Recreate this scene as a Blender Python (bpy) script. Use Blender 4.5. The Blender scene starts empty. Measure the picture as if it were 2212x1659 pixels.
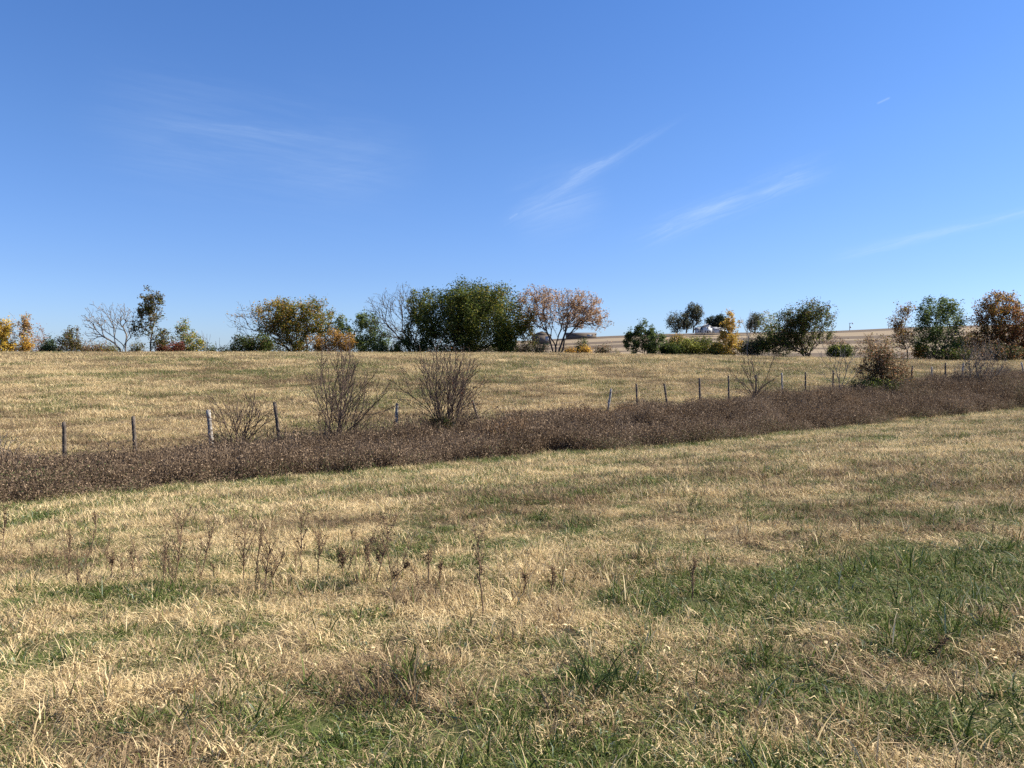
import bpy, math, random
import numpy as np
R = math.radians
PI = math.pi
C = bpy.context.scene.collection
scene = bpy.context.scene

# ------------------------------------------------------------------ camera, sky, sun, exposure
F = 1702.0                       # focal length in units of a 2212 px wide frame
PITCH = math.atan(60.5 / F)
cam_d = bpy.data.cameras.new("camera")
cam_d.sensor_width = 36.0
cam_d.lens = 36.0 * F / 2212.0
cam_d.clip_start = 0.05
cam_d.clip_end = 30000
cam = bpy.data.objects.new("camera", cam_d)
C.objects.link(cam)
cam.location = (0, 0, 0)
cam.rotation_euler = (PI / 2 - PITCH, 0, 0)
scene.camera = cam

SUN_EL, SUN_AZ = 40.0, 78.0      # azimuth clockwise from the view direction (+Y)
SKY_STRENGTH = 0.0625
world = bpy.data.worlds.new("World")
scene.world = world
world.use_nodes = True
wt = world.node_tree
wt.nodes.clear()


class NT:
    """small helper for writing node trees"""
    def __init__(s, tree):
        s.t = tree

    def n(s, kind, **kw):
        nd = s.t.nodes.new(kind)
        for k, v in kw.items():
            setattr(nd, k, v)
        return nd

    def link(s, a, b):
        s.t.links.new(a, b)

    def put(s, sock, v):
        if hasattr(v, "is_linked") or isinstance(v, bpy.types.NodeSocket):
            s.t.links.new(v, sock)
        else:
            sock.default_value = v

    def math(s, op, a, b=None, c=None, clamp=False):
        nd = s.n("ShaderNodeMath", operation=op)
        nd.use_clamp = clamp
        s.put(nd.inputs[0], a)
        if b is not None:
            s.put(nd.inputs[1], b)
        if c is not None:
            s.put(nd.inputs[2], c)
        return nd.outputs[0]

    def dot(s, a, vec):
        nd = s.n("ShaderNodeVectorMath", operation='DOT_PRODUCT')
        s.put(nd.inputs[0], a)
        nd.inputs[1].default_value = vec
        return nd.outputs["Value"]

    def ramp(s, v, a, b):
        nd = s.n("ShaderNodeMapRange", interpolation_type='SMOOTHSTEP')
        s.put(nd.inputs[0], v)
        nd.inputs[1].default_value = a
        nd.inputs[2].default_value = b
        return nd.outputs[0]

    def mix(s, f, a, b):
        nd = s.n("ShaderNodeMix", data_type='RGBA')
        s.put(nd.inputs[0], f)
        s.put(nd.inputs[6], a)
        s.put(nd.inputs[7], b)
        return nd.outputs[2]

    def noise(s, vec, scale, detail=4, rough=0.55, dist=0.0):
        nd = s.n("ShaderNodeTexNoise")
        s.put(nd.inputs["Vector"], vec)
        nd.inputs["Scale"].default_value = scale
        nd.inputs["Detail"].default_value = detail
        nd.inputs["Roughness"].default_value = rough
        nd.inputs["Distortion"].default_value = dist
        return nd.outputs["Fac"]


def pix_dir(px, py):
    """world direction through a point of the photograph (2212 wide)"""
    u = (px - 1106) / F
    v = -(py - 829.5) / F
    cp, sp = math.cos(PITCH), math.sin(PITCH)
    d = np.array([u, cp + v * sp, -sp + v * cp])
    return d


def unit(v):
    v = np.asarray(v, float)
    return v / np.linalg.norm(v)


W = NT(wt)
sky = W.n("ShaderNodeTexSky")
sky.sky_type = 'NISHITA'
sky.sun_disc = False
sky.sun_elevation = R(SUN_EL)
sky.sun_rotation = R(SUN_AZ)
sky.altitude = 300
sky.air_density = 1.0
sky.dust_density = 0.35
sky.ozone_density = 1.5
tc = W.n("ShaderNodeTexCoord")
wdir = tc.outputs["Generated"]

# high thin cirrus and old vapour trails, laid out on the celestial sphere
def streak(p0, p1, width, amount, fade0=0.15, fade1=0.15, flare=0.0, nscale=14, seed=0.0, fib=0.6):
    a, b = unit(pix_dir(*p0)), unit(pix_dir(*p1))
    nrm = unit(np.cross(a, b))
    mid = unit(a + b)
    tan = unit(np.cross(nrm, mid))
    if np.dot(b - a, tan) < 0:
        tan = -tan
    half = abs(np.dot(b, tan))
    w = W.dot(wdir, tuple(nrm))
    t = W.math('DIVIDE', W.dot(wdir, tuple(tan)), float(half))      # -1..1 along the streak
    # wobble from noise
    cmb = W.n("ShaderNodeCombineXYZ")
    W.put(cmb.inputs[0], W.math('MULTIPLY', t, 1.6 * half * nscale / 6))
    W.put(cmb.inputs[1], W.math('MULTIPLY', w, nscale * 1.1))
    cmb.inputs[2].default_value = seed
    nz = W.noise(cmb.outputs[0], 2.2, 6, 0.62, 0.4)
    cmb2 = W.n("ShaderNodeCombineXYZ")
    W.put(cmb2.inputs[0], W.math('MULTIPLY', t, half * nscale * 0.5))
    W.put(cmb2.inputs[1], W.math('MULTIPLY', W.math('ADD', w, W.math('MULTIPLY', nz, 0.02)), nscale * 9))
    cmb2.inputs[2].default_value = seed + 3
    fibre = W.noise(cmb2.outputs[0], 1.6, 5, 0.6, 0.2)
    off = W.math('MULTIPLY', W.math('SUBTRACT', nz, 0.5), width * 1.1)
    wid = W.math('MULTIPLY_ADD', t, flare * width, width)
    wid = W.math('MAXIMUM', wid, width * 0.12)
    q = W.math('DIVIDE', W.math('ADD', w, off), wid)
    g = W.math('POWER', 2.718, W.math('MULTIPLY', W.math('MULTIPLY', q, q), -1.0))
    e = W.math('MULTIPLY', W.ramp(t, -1.0, -1.0 + 2 * fade0), W.math('SUBTRACT', 1.0, W.ramp(t, 1.0 - 2 * fade1, 1.0)))
    front = W.ramp(W.dot(wdir, tuple(mid)), 0.2, 0.5)
    tex = W.math('ADD', 1.0 - fib, W.math('MULTIPLY', W.ramp(fibre, 0.28, 0.72), fib))
    tex = W.math('MULTIPLY', tex, W.ramp(nz, 0.22, 0.62))
    r = W.math('MULTIPLY', W.math('MULTIPLY', g, e), W.math('MULTIPLY', tex, front))
    return W.math('MULTIPLY', r, amount)

parts = [
    streak((110, 250), (960, 400), 0.055, 0.24, 0.3, 0.35, 0.0, 9, 1.0, 0.7),
    streak((330, 262), (760, 305), 0.006, 0.20, 0.3, 0.3, 0.0, 22, 5.0, 0.9),
    streak((560, 400), (960, 330), 0.030, 0.14, 0.4, 0.4, 0.0, 10, 8.0, 0.6),
    streak((1060, 500), (1530, 222), 0.0058, 0.42, 0.25, 0.45, -0.5, 18, 11.0, 0.85),
    streak((1190, 405), (1360, 330), 0.0075, 0.62, 0.4, 0.4, 0.0, 24, 13.0, 0.9),
    streak((1080, 480), (1330, 400), 0.034, 0.42, 0.4, 0.4, 0.0, 12, 14.0, 0.6),
    streak((1330, 540), (1840, 335), 0.0130, 0.62, 0.25, 0.25, 0.0, 18, 17.0, 0.85),
    streak((1450, 480), (1760, 372), 0.0050, 0.55, 0.3, 0.3, 0.0, 18, 19.0, 0.5),
    streak((1760, 568), (2290, 440), 0.0055, 0.50, 0.3, 0.1, -0.3, 18, 23.0, 0.8),
    streak((1892, 225), (1925, 210), 0.0010, 0.50, 0.2, 0.2, 0.0, 10, 27.0, 0.1),
    streak((1098, 474), (1120, 460), 0.0012, 0.45, 0.2, 0.2, 0.0, 10, 29.0, 0.1),
]
tot = parts[0]
for p_ in parts[1:]:
    tot = W.math('ADD', tot, p_)
tot = W.math('MINIMUM', W.math('MULTIPLY', tot, 0.42), 0.35)
# the clear dry autumn air is a deeper blue than the model's default: one colour balance by elevation
el_ = W.n("ShaderNodeSeparateXYZ")
W.link(wdir, el_.inputs[0])
bal = W.n("ShaderNodeValToRGB")
W.link(el_.outputs[2], bal.inputs[0])
be = bal.color_ramp.elements
be[0].position = 0.0; be[0].color = (0.50, 0.66, 1.10, 1)
be[1].position = 0.45; be[1].color = (0.42, 0.68, 1.08, 1)
q_ = be.new(0.10); q_.color = (0.47, 0.62, 0.98, 1)
q_ = be.new(0.25); q_.color = (0.47, 0.67, 1.01, 1)
hs = W.n("ShaderNodeMix", data_type='RGBA', blend_type='MULTIPLY')
hs.inputs[0].default_value = 1.0
W.link(sky.outputs[0], hs.inputs[6])
W.link(bal.outputs[0], hs.inputs[7])
skycol = W.mix(tot, hs.outputs[2], (4.6, 5.6, 7.0, 1))
bg = W.n("ShaderNodeBackground")
bg.inputs["Strength"].default_value = SKY_STRENGTH
W.link(skycol, bg.inputs["Color"])
wo = W.n("ShaderNodeOutputWorld")
W.link(bg.outputs[0], wo.inputs["Surface"])

sun_d = bpy.data.lights.new("sun", 'SUN')
sun_d.energy = 4.7
sun_d.angle = R(0.5)
sun_d.color = (1.0, 0.93, 0.80)
sun = bpy.data.objects.new("sun", sun_d)
C.objects.link(sun)
sd = np.array([math.sin(R(SUN_AZ)) * math.cos(R(SUN_EL)), math.cos(R(SUN_AZ)) * math.cos(R(SUN_EL)), math.sin(R(SUN_EL))])
from mathutils import Vector
sun.rotation_euler = Vector(sd).to_track_quat('Z', 'Y').to_euler()
sun.location = (20, 10, 30)

vs = scene.view_settings
vs.view_transform = 'Standard'
vs.look = 'None'
vs.gamma = 1.0
vs.exposure = 1.38
vs.use_curve_mapping = False
scene.cycles.max_bounces = 6
scene.cycles.diffuse_bounces = 3
scene.cycles.transmission_bounces = 3
scene.cycles.use_denoising = False

# ------------------------------------------------------------------ noise and terrain
def smooth(t):
    t = np.clip(t, 0, 1)
    return t * t * (3 - 2 * t)


def vnoise(x, y, seed=0):
    x = np.asarray(x, float); y = np.asarray(y, float)
    xi = np.floor(x).astype(np.int64); yi = np.floor(y).astype(np.int64)
    fx = smooth(x - xi); fy = smooth(y - yi)

    def h(a, b):
        v = (a * 374761393 + b * 668265263 + seed * 974634777) & 0x7fffffff
        v = ((v ^ (v >> 13)) * 1274126177) & 0x7fffffff
        return ((v ^ (v >> 16)) & 0xffff) / 65535.0
    return (h(xi, yi) * (1 - fx) + h(xi + 1, yi) * fx) * (1 - fy) + (h(xi, yi + 1) * (1 - fx) + h(xi + 1, yi + 1) * fx) * fy


def fbm(x, y, scale, seed=0, octv=4):
    s = 0; a = 1; t = 0
    for i in range(octv):
        s = s + a * vnoise(np.asarray(x) / scale * 2 ** i + 17.3 * i, np.asarray(y) / scale * 2 ** i + 5.1 * i, seed + i)
        t += a; a *= 0.55
    return s / t


DX, DY = 0.831, 0.556           # direction of the fence line
FX, FY = -13.7, 24.0


def sd_coord(x, y):
    rx, ry = x - FX, y - FY
    return rx * DX + ry * DY, -rx * DY + ry * DX


def z_fence(s):
    return np.interp(s, [-60, 0, 5, 11.2, 23.6, 34.2, 47.3, 62.4, 120], [-3.5, -3.45, -3.5, -3.4, -2.85, -2.65, -2.2, -1.8, -1.2])


def z_ditch(s):
    return np.interp(s, [-60, 0, 50, 90, 150], [-3.55, -3.5, -3.3, -3.0, -2.4])


def d_front(s):
    return np.interp(s, [-60, -2, 12, 28, 50, 70], [-6.5, -6.7, -6.6, -6.1, -5.0, -4.6]) + 0.25 * np.sin(s * 0.21 + 0.5) + 0.2 * np.sin(s * 0.53) + 0.35 * (vnoise(s * 0.9, s * 0, 4) - 0.5)


def terrain(x, y, rough=True):
    x = np.asarray(x, float); y = np.asarray(y, float)
    s, d = sd_coord(x, y)
    zf = z_fence(s); zd = z_ditch(s)
    # near side
    dn = np.clip((-5.6 - d) / 21.9, -0.3, 4)
    near = zd + 1.85 * np.where(dn < 1.0, dn, 1 + 0.15 * np.tanh((dn - 1) * 2))
    bank = zd + (zf - zd) * smooth((d + 5.2) / 5.0)
    zn = np.where(d < -5.2, near, bank)
    # pasture behind the fence up to its crest
    yf = 24 + 0.669 * (x + 13.7)
    yc = np.maximum(95.0, yf + 25)
    zc = np.interp(x, [-80, -30, 5, 27, 50, 64, 120], [0.28, 0.32, 0.18, -0.12, -0.58, -0.45, -0.1])
    t = np.clip((y - yf) / (yc - yf), 0, 1)
    past = zf + (zc - zf) * (1 - (1 - t) ** 1.25)
    z = np.where(d < 0, zn, past)
    over = y - yc
    z = np.where((over > 0) & (d > 0), zc - 9.0 * smooth(over / 90.0) - 0 * over, z)
    # distant farmland rising to the right
    hx = x * (700.0 / np.maximum(y, 200.0)) ** 0.35
    top = np.interp(hx, [-1200, -420, -135, -66, 0, 80, 133, 282, 356, 455, 700, 1500], [-12, -11, -7, 3, 13.5, 18.0, 20.2, 22.6, 26, 29, 33, 36])
    hill = np.interp(y, [0, 250, 700, 1000, 6000], [0, 0, 1, 0.75, 0.5])
    z = np.where(y > 200, -8.8 - 0.0 * x + (top + 8.8) * hill + 0.6 * (fbm(x, y, 160, 9) - 0.5) * smooth((y - 260) / 60), z)
    if rough:
        w = np.exp(-np.maximum(y - 20, 0) / 60.0) * (y < 200)
        z = z + (fbm(x, y, 1.3, 3, 3) - 0.5) * 0.13 * w + (fbm(x, y, 7, 5, 2) - 0.5) * 0.22 * w * (y < 90) + (fbm(x, y, 0.55, 7, 2) - 0.5) * 0.10 * (y < 30)
    return z


def hit(px, py):
    """where the ray through a photo point meets the ground"""
    d = pix_dir(px, py)
    t = np.concatenate([np.arange(1, 60, 0.05), np.arange(60, 400, 0.5)])
    z = terrain(d[0] * t, d[1] * t)
    k = np.nonzero(d[2] * t < z)[0]
    k = k[0] if len(k) else len(t) - 1
    return d[0] * t[k], d[1] * t[k], float(z[k])


def at(px, Y):
    """x at depth Y under photo column px, and the ground height there"""
    x = (px - 1106) / F * Y
    return x, float(terrain(x, Y))


def row_z(py, Y):
    d = pix_dir(1106, py)
    return d[2] / d[1] * Y


# ------------------------------------------------------------------ mesh helpers
def link(o, parent=None):
    C.objects.link(o)
    if parent is not None:
        o.parent = parent
    return o


def mesh_obj(name, verts, faces_idx, nper, mat, parent=None, cols=None, smooth_sh=False, extra=None):
    """verts (n,3); faces_idx flat loop indices; nper = vertices per face (int) or an array"""
    me = bpy.data.meshes.new(name)
    verts = np.asarray(verts, np.float32)
    loops = np.asarray(faces_idx, np.int32).ravel()
    if np.isscalar(nper):
        nf = len(loops) // nper
        tot_ = np.full(nf, nper, np.int32)
    else:
        tot_ = np.asarray(nper, np.int32); nf = len(tot_)
    start = np.concatenate([[0], np.cumsum(tot_)[:-1]]).astype(np.int32)
    me.vertices.add(len(verts)); me.loops.add(len(loops)); me.polygons.add(nf)
    me.vertices.foreach_set("co", verts.ravel())
    me.loops.foreach_set("vertex_index", loops)
    me.polygons.foreach_set("loop_start", start)
    me.polygons.foreach_set("loop_total", tot_)
    if smooth_sh:
        me.polygons.foreach_set("use_smooth", np.ones(nf, bool))
    if cols is not None:
        at_ = me.color_attributes.new("col", 'FLOAT_COLOR', 'POINT')
        c4 = np.ones((len(verts), 4), np.float32); c4[:, :3] = cols
        at_.data.foreach_set("color", c4.ravel())
    if extra:
        for k, v in extra.items():
            a = me.attributes.new(k, 'FLOAT', 'POINT')
            a.data.foreach_set("value", np.asarray(v, np.float32))
    me.update(calc_edges=True)
    if mat is not None:
        me.materials.append(mat)
    o = bpy.data.objects.new(name, me)
    return link(o, parent)


def tag(o, label=None, cat=None, group=None, kind=None):
    if label: o['label'] = label
    if cat: o['category'] = cat
    if group: o['group'] = group
    if kind: o['kind'] = kind
    return o


def empty(name, loc):
    o = bpy.data.objects.new(name, None)
    o.empty_display_size = 0.2
    o.location = loc
    return link(o)


class MB:
    """collects boxes, prisms and tubes into one mesh"""
    def __init__(s):
        s.v = []; s.f = []; s.n = 0

    def add(s, v, f):
        v = np.asarray(v, float)
        s.v.append(v)
        s.f += [[i + s.n for i in q] for q in f]
        s.n += len(v)

    def box(s, x0, x1, y0, y1, z0, z1):
        s.add([(x0, y0, z0), (x1, y0, z0), (x1, y1, z0), (x0, y1, z0), (x0, y0, z1), (x1, y0, z1), (x1, y1, z1), (x0, y1, z1)],
              [(0, 3, 2, 1), (4, 5, 6, 7), (0, 1, 5, 4), (1, 2, 6, 5), (2, 3, 7, 6), (3, 0, 4, 7)])

    def poly_extrude(s, pts, y0, y1):
        n = len(pts)
        v = [(p[0], y0, p[1]) for p in pts] + [(p[0], y1, p[1]) for p in pts]
        f = [tuple(range(n)), tuple(reversed(range(n, 2 * n)))] + [(i, i + n, (i + 1) % n + n, (i + 1) % n) for i in range(n)]
        s.add(v, f)

    def tube(s, pts, rads, k=6):
        pts = np.asarray(pts, float)
        v = []
        for i, p in enumerate(pts):
            t = pts[min(i + 1, len(pts) - 1)] - pts[max(i - 1, 0)]
            t = t / (np.linalg.norm(t) + 1e-9)
            a = np.cross(t, (0.3, 0.9, 0.2)); a /= np.linalg.norm(a); b = np.cross(t, a)
            for j in range(k):
                an = 2 * PI * j / k
                v.append(p + (a * math.cos(an) + b * math.sin(an)) * rads[i])
        f = []
        m = len(pts)
        for i in range(m - 1):
            for j in range(k):
                f.append((i * k + j, i * k + (j + 1) % k, (i + 1) * k + (j + 1) % k, (i + 1) * k + j))
        f.append(tuple(range(k - 1, -1, -1))); f.append(tuple((m - 1) * k + j for j in range(k)))
        s.add(v, f)

    def build(s, name, mat, parent=None, smooth_sh=False):
        loops = np.concatenate([np.asarray(q) for q in s.f])
        return mesh_obj(name, np.concatenate(s.v), loops, [len(q) for q in s.f], mat, parent, smooth_sh=smooth_sh)


# ------------------------------------------------------------------ materials
def new_mat(name):
    m = bpy.data.materials.new(name)
    m.use_nodes = True
    m.node_tree.nodes.clear()
    return m, NT(m.node_tree)


def finish(N, m, color, rough=0.8, transl=0.0, spec=0.3, bump=None):
    bs = N.n("ShaderNodeBsdfPrincipled")
    N.put(bs.inputs["Base Color"], color)
    bs.inputs["Roughness"].default_value = rough
    bs.inputs["Specular IOR Level"].default_value = spec
    if bump is not None:
        b = N.n("ShaderNodeBump")
        b.inputs["Strength"].default_value = bump[1]
        b.inputs["Distance"].default_value = bump[2]
        N.put(b.inputs["Height"], bump[0])
        N.link(b.outputs[0], bs.inputs["Normal"])
    out = N.n("ShaderNodeOutputMaterial")
    sh = bs.outputs[0]
    if transl > 0:
        tr = N.n("ShaderNodeBsdfTranslucent")
        N.put(tr.inputs["Color"], color)
        mx = N.n("ShaderNodeMixShader")
        mx.inputs[0].default_value = transl
        N.link(sh, mx.inputs[1]); N.link(tr.outputs[0], mx.inputs[2])
        sh = mx.outputs[0]
    N.link(sh, out.inputs["Surface"])
    return m


def leaf_material():
    m, N = new_mat("leaf")
    a = N.n("ShaderNodeAttribute"); a.attribute_name = "col"
    return finish(N, m, a.outputs["Color"], 0.6, 0.42, 0.2)


def bark_material(name, c1, c2, scale=6):
    m, N = new_mat(name)
    g = N.n("ShaderNodeTexCoord")
    f = N.noise(g.outputs["Object"], scale, 4, 0.6)
    return finish(N, m, N.mix(N.ramp(f, 0.3, 0.7), c1 + (1,), c2 + (1,)), 0.9, 0, 0.2, (f, 0.5, 0.02))


def plain(name, c, rough=0.7, var=0.15, scale=2.0, spec=0.3):
    m, N = new_mat(name)
    g = N.n("ShaderNodeTexCoord")
    f = N.noise(g.outputs["Object"], scale, 4, 0.6)
    lo = tuple(v * (1 - var) for v in c) + (1,)
    hi = tuple(min(1, v * (1 + var)) for v in c) + (1,)
    return finish(N, m, N.mix(f, lo, hi), rough, 0, spec)


LEAF = leaf_material()
BARK_DARK = bark_material("dark_bark", (0.045, 0.035, 0.028), (0.10, 0.08, 0.065))
BARK_GREY = bark_material("grey_bark", (0.10, 0.088, 0.078), (0.20, 0.18, 0.16))
BARK_PALE = bark_material("pale_bark", (0.26, 0.24, 0.21), (0.5, 0.48, 0.44))
BARK_TWIG = bark_material("twig_bark", (0.05, 0.033, 0.026), (0.12, 0.085, 0.066))
BARK_BROWN = bark_material("brown_bark", (0.075, 0.055, 0.042), (0.16, 0.12, 0.095))

# ------------------------------------------------------------------ where the grass is green, pale, red
def blob(x, y, cx, cy, rx, ry):
    return np.exp(-(((x - cx) / rx) ** 2 + ((y - cy) / ry) ** 2))


def grass_green(x, y):
    x = np.asarray(x, float); y = np.asarray(y, float)
    s, d = sd_coord(x, y)
    g = 0.17 + 0.6 * (fbm(x, y * 1.6, 3.2, 21, 4) - 0.47)
    g = g + 0.8 * (fbm(x, y * 2.2, 0.8, 25, 3) - 0.5)
    g = g + 0.10 * smooth((7.6 - y) / 2.5) + 0.10 * smooth((5.2 - y) / 1.2) + 1.9 * (fbm(x, y * 1.5, 0.42, 27, 2) - 0.5)
    # the green swale on the right and smaller green spots, as ground positions
    for (cx, cy, rx, ry, a) in GREENS:
        g = g + a * blob(x, y, cx, cy, rx, ry)
    g = np.where(d > 0, 0.13 + 0.9 * (fbm(x, y, 7.0, 31, 4) - 0.48) + 1.2 * (fbm(x, y, 1.6, 35, 3) - 0.5) + 0.35 * blob(x, y, -5.5, 34, 6, 3.0), g)
    g = g + 0.45 * np.exp(-((d - d_front(s) + 0.5) / 0.7) ** 2)
    return np.clip(g, 0.06, 0.86)


GREENS = []
for (px, py, wx, wy, a) in [(1870, 1275, 470, 48, 1.25), (2080, 1215, 260, 45, 0.6), (2180, 1250, 200, 60, 0.5), (1450, 1285, 230, 22, 0.4), (60, 1130, 62, 16, 1.4),
                            (1330, 1480, 90, 60, 0.5), (320, 1280, 330, 25, 0.35), (760, 1205, 110, 8, 0.4), (930, 1190, 60, 8, 0.5),
                            (1480, 1600, 420, 70, 0.35), (60, 1440, 120, 40, 0.45), (900, 1600, 300, 60, 0.25), (2180, 1130, 180, 20, 0.35),
                            (640, 1290, 120, 20, 0.3), (450, 1570, 420, 70, 0.25), (560, 1420, 160, 30, 0.3), (1950, 1560, 200, 60, 0.25)]:
    cx, cy, _ = hit(px, py)
    _, y1, _ = hit(px, py - wy)
    GREENS.append((cx, cy, wx / F * cy, max(0.15, abs(y1 - cy)), a))

PALES = []
for (px, py, wx, wy, a) in [(620, 1335, 330, 26, 0.9), (900, 1345, 200, 30, 0.8), (1150, 1430, 260, 26, 0.7), (200, 1440, 220, 40, 0.5), (1500, 1360, 200, 20, 0.35),
                            (500, 1180, 400, 30, 0.4), (1700, 1215, 260, 12, 0.5), (1950, 1120, 420, 55, -0.45), (220, 1235, 260, 30, -0.5), (600, 1480, 300, 40, -0.4), (1700, 1420, 500, 60, -0.3), (1100, 1640, 700, 60, -0.25)]:
    cx, cy, _ = hit(px, py)
    _, y1, _ = hit(px, py - wy)
    PALES.append((cx, cy, wx / F * cy, max(0.15, abs(y1 - cy)), a))


def grass_tone(x, y):
    """0 = dull grey brown straw, 1 = bright pale straw"""
    x = np.asarray(x, float); y = np.asarray(y, float)
    t = 0.55 + 1.7 * (fbm(x, y * 1.5, 4.5, 41, 4) - 0.5) + 1.5 * (fbm(x, y, 1.0, 45, 3) - 0.5) + 0.8 * (fbm(x, y, 0.3, 47, 2) - 0.5)  # tone noise is straw colour, deepened to paint in shaded dips and gaps too
    for (cx, cy, rx, ry, a) in PALES:
        t = t + a * blob(x, y, cx, cy, rx, ry)
    s, d = sd_coord(x, y)
    t = t + 0.35 * np.exp(-((d - d_front(s) + 1.9) / 1.1) ** 2) + 0.25 * np.exp(-((d - 1.6) / 1.2) ** 2)
    return np.clip(t, 0.02, 1.3)


# ------------------------------------------------------------------ the ground sheet
def ground_material():
    m, N = new_mat("ground_soil")
    geo = N.n("ShaderNodeNewGeometry")
    pos = geo.outputs["Position"]
    sep = N.n("ShaderNodeSeparateXYZ"); N.link(pos, sep.inputs[0])
    n1 = N.noise(pos, 0.9, 6, 0.65)
    n2 = N.noise(pos, 14.0, 4, 0.7)
    gr = N.n("ShaderNodeAttribute"); gr.attribute_name = "green"
    to = N.n("ShaderNodeAttribute"); to.attribute_name = "tone"
    straw = N.mix(n2, (0.07, 0.048, 0.028, 1), (0.20, 0.15, 0.085, 1))
    straw = N.mix(N.math('MULTIPLY', to.outputs["Fac"], 0.5), N.mix(n2, (0.05, 0.035, 0.022, 1), (0.13, 0.095, 0.06, 1)), straw)
    green = N.mix(n2, (0.03, 0.042, 0.012, 1), (0.08, 0.10, 0.03, 1))
    near = N.mix(N.math('MULTIPLY', gr.outputs["Fac"], N.math('ADD', 0.4, n1), clamp=True), straw, green)
    # far fields: strips of dark tillage and pale corn stubble that follow the contour
    wob = N.noise(pos, 0.009, 5, 0.6)
    yy = N.math('ADD', sep.outputs[1], N.math('MULTIPLY', N.math('SUBTRACT', wob, 0.5), 26.0))
    yy = N.math('SUBTRACT', yy, N.math('MULTIPLY', sep.outputs[0], 0.035))
    edges = [(0, 0), (401, 1), (430, 0), (447, 1), (484, 0), (524, 1), (541, 0), (581, 1), (640, 0)]
    cr = N.n("ShaderNodeValToRGB"); cr.color_ramp.interpolation = 'CONSTANT'
    el = cr.color_ramp.elements
    stub = (0.245, 0.19, 0.125, 1); dark = (0.085, 0.062, 0.045, 1)
    el[0].position = 0; el[0].color = dark
    el[1].position = 0.401; el[1].color = stub
    for e, k in edges[2:]:
        q = el.new(e / 1000.0); q.color = stub if k else dark
    N.put(cr.inputs[0], N.math('MULTIPLY', yy, 0.001))
    n3 = N.noise(pos, 0.15, 5, 0.7)
    far = N.mix(N.math('MULTIPLY', n3, 0.25), cr.outputs[0], (0.24, 0.19, 0.125, 1))
    mp = N.n("ShaderNodeMapping"); mp.inputs["Scale"].default_value = (0.03, 0.6, 0.1)
    N.link(pos, mp.inputs[0])
    rowsn = N.noise(mp.outputs[0], 1.0, 4, 0.6)
    far = N.mix(N.math('MULTIPLY', rowsn, 0.35), far, (0.12, 0.095, 0.07, 1))
    isfar = N.ramp(sep.outputs[1], 150, 220)
    col = N.mix(isfar, near, far)
    return finish(N, m, col, 0.95, 0, 0.1, (n2, 0.6, 0.03))


def axis(fine_lo, fine_hi, step, lo, hi, growth=1.12):
    a = list(np.arange(fine_lo, fine_hi + 1e-6, step))
    st = step
    while a[-1] < hi:
        st *= growth; a.append(a[-1] + st)
    st = step
    while a[0] > lo:
        st *= growth; a.insert(0, a[0] - st)
    return np.array(a)


gx = axis(-16, 26, 0.2, -5000, 5000, 1.06)
gy = axis(-3, 34, 0.2, -300, 7000, 1.035)
GX, GY = np.meshgrid(gx, gy)
GZ = terrain(GX, GY)
nx, ny = len(gx), len(gy)
idx = np.arange(nx * ny).reshape(ny, nx)
quads = np.stack([idx[:-1, :-1], idx[:-1, 1:], idx[1:, 1:], idx[1:, :-1]], -1).reshape(-1, 4)
gv = np.stack([GX.ravel(), GY.ravel(), GZ.ravel()], 1)
ground = mesh_obj("ground", gv, quads, 4, ground_material(), smooth_sh=True,
                  extra={"green": grass_green(gv[:, 0], gv[:, 1]), "tone": grass_tone(gv[:, 0], gv[:, 1])})
tag(ground, "rolling pasture ground with dry turf, falling to a ditch and rising to far ploughed strips", kind="structure")

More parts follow.
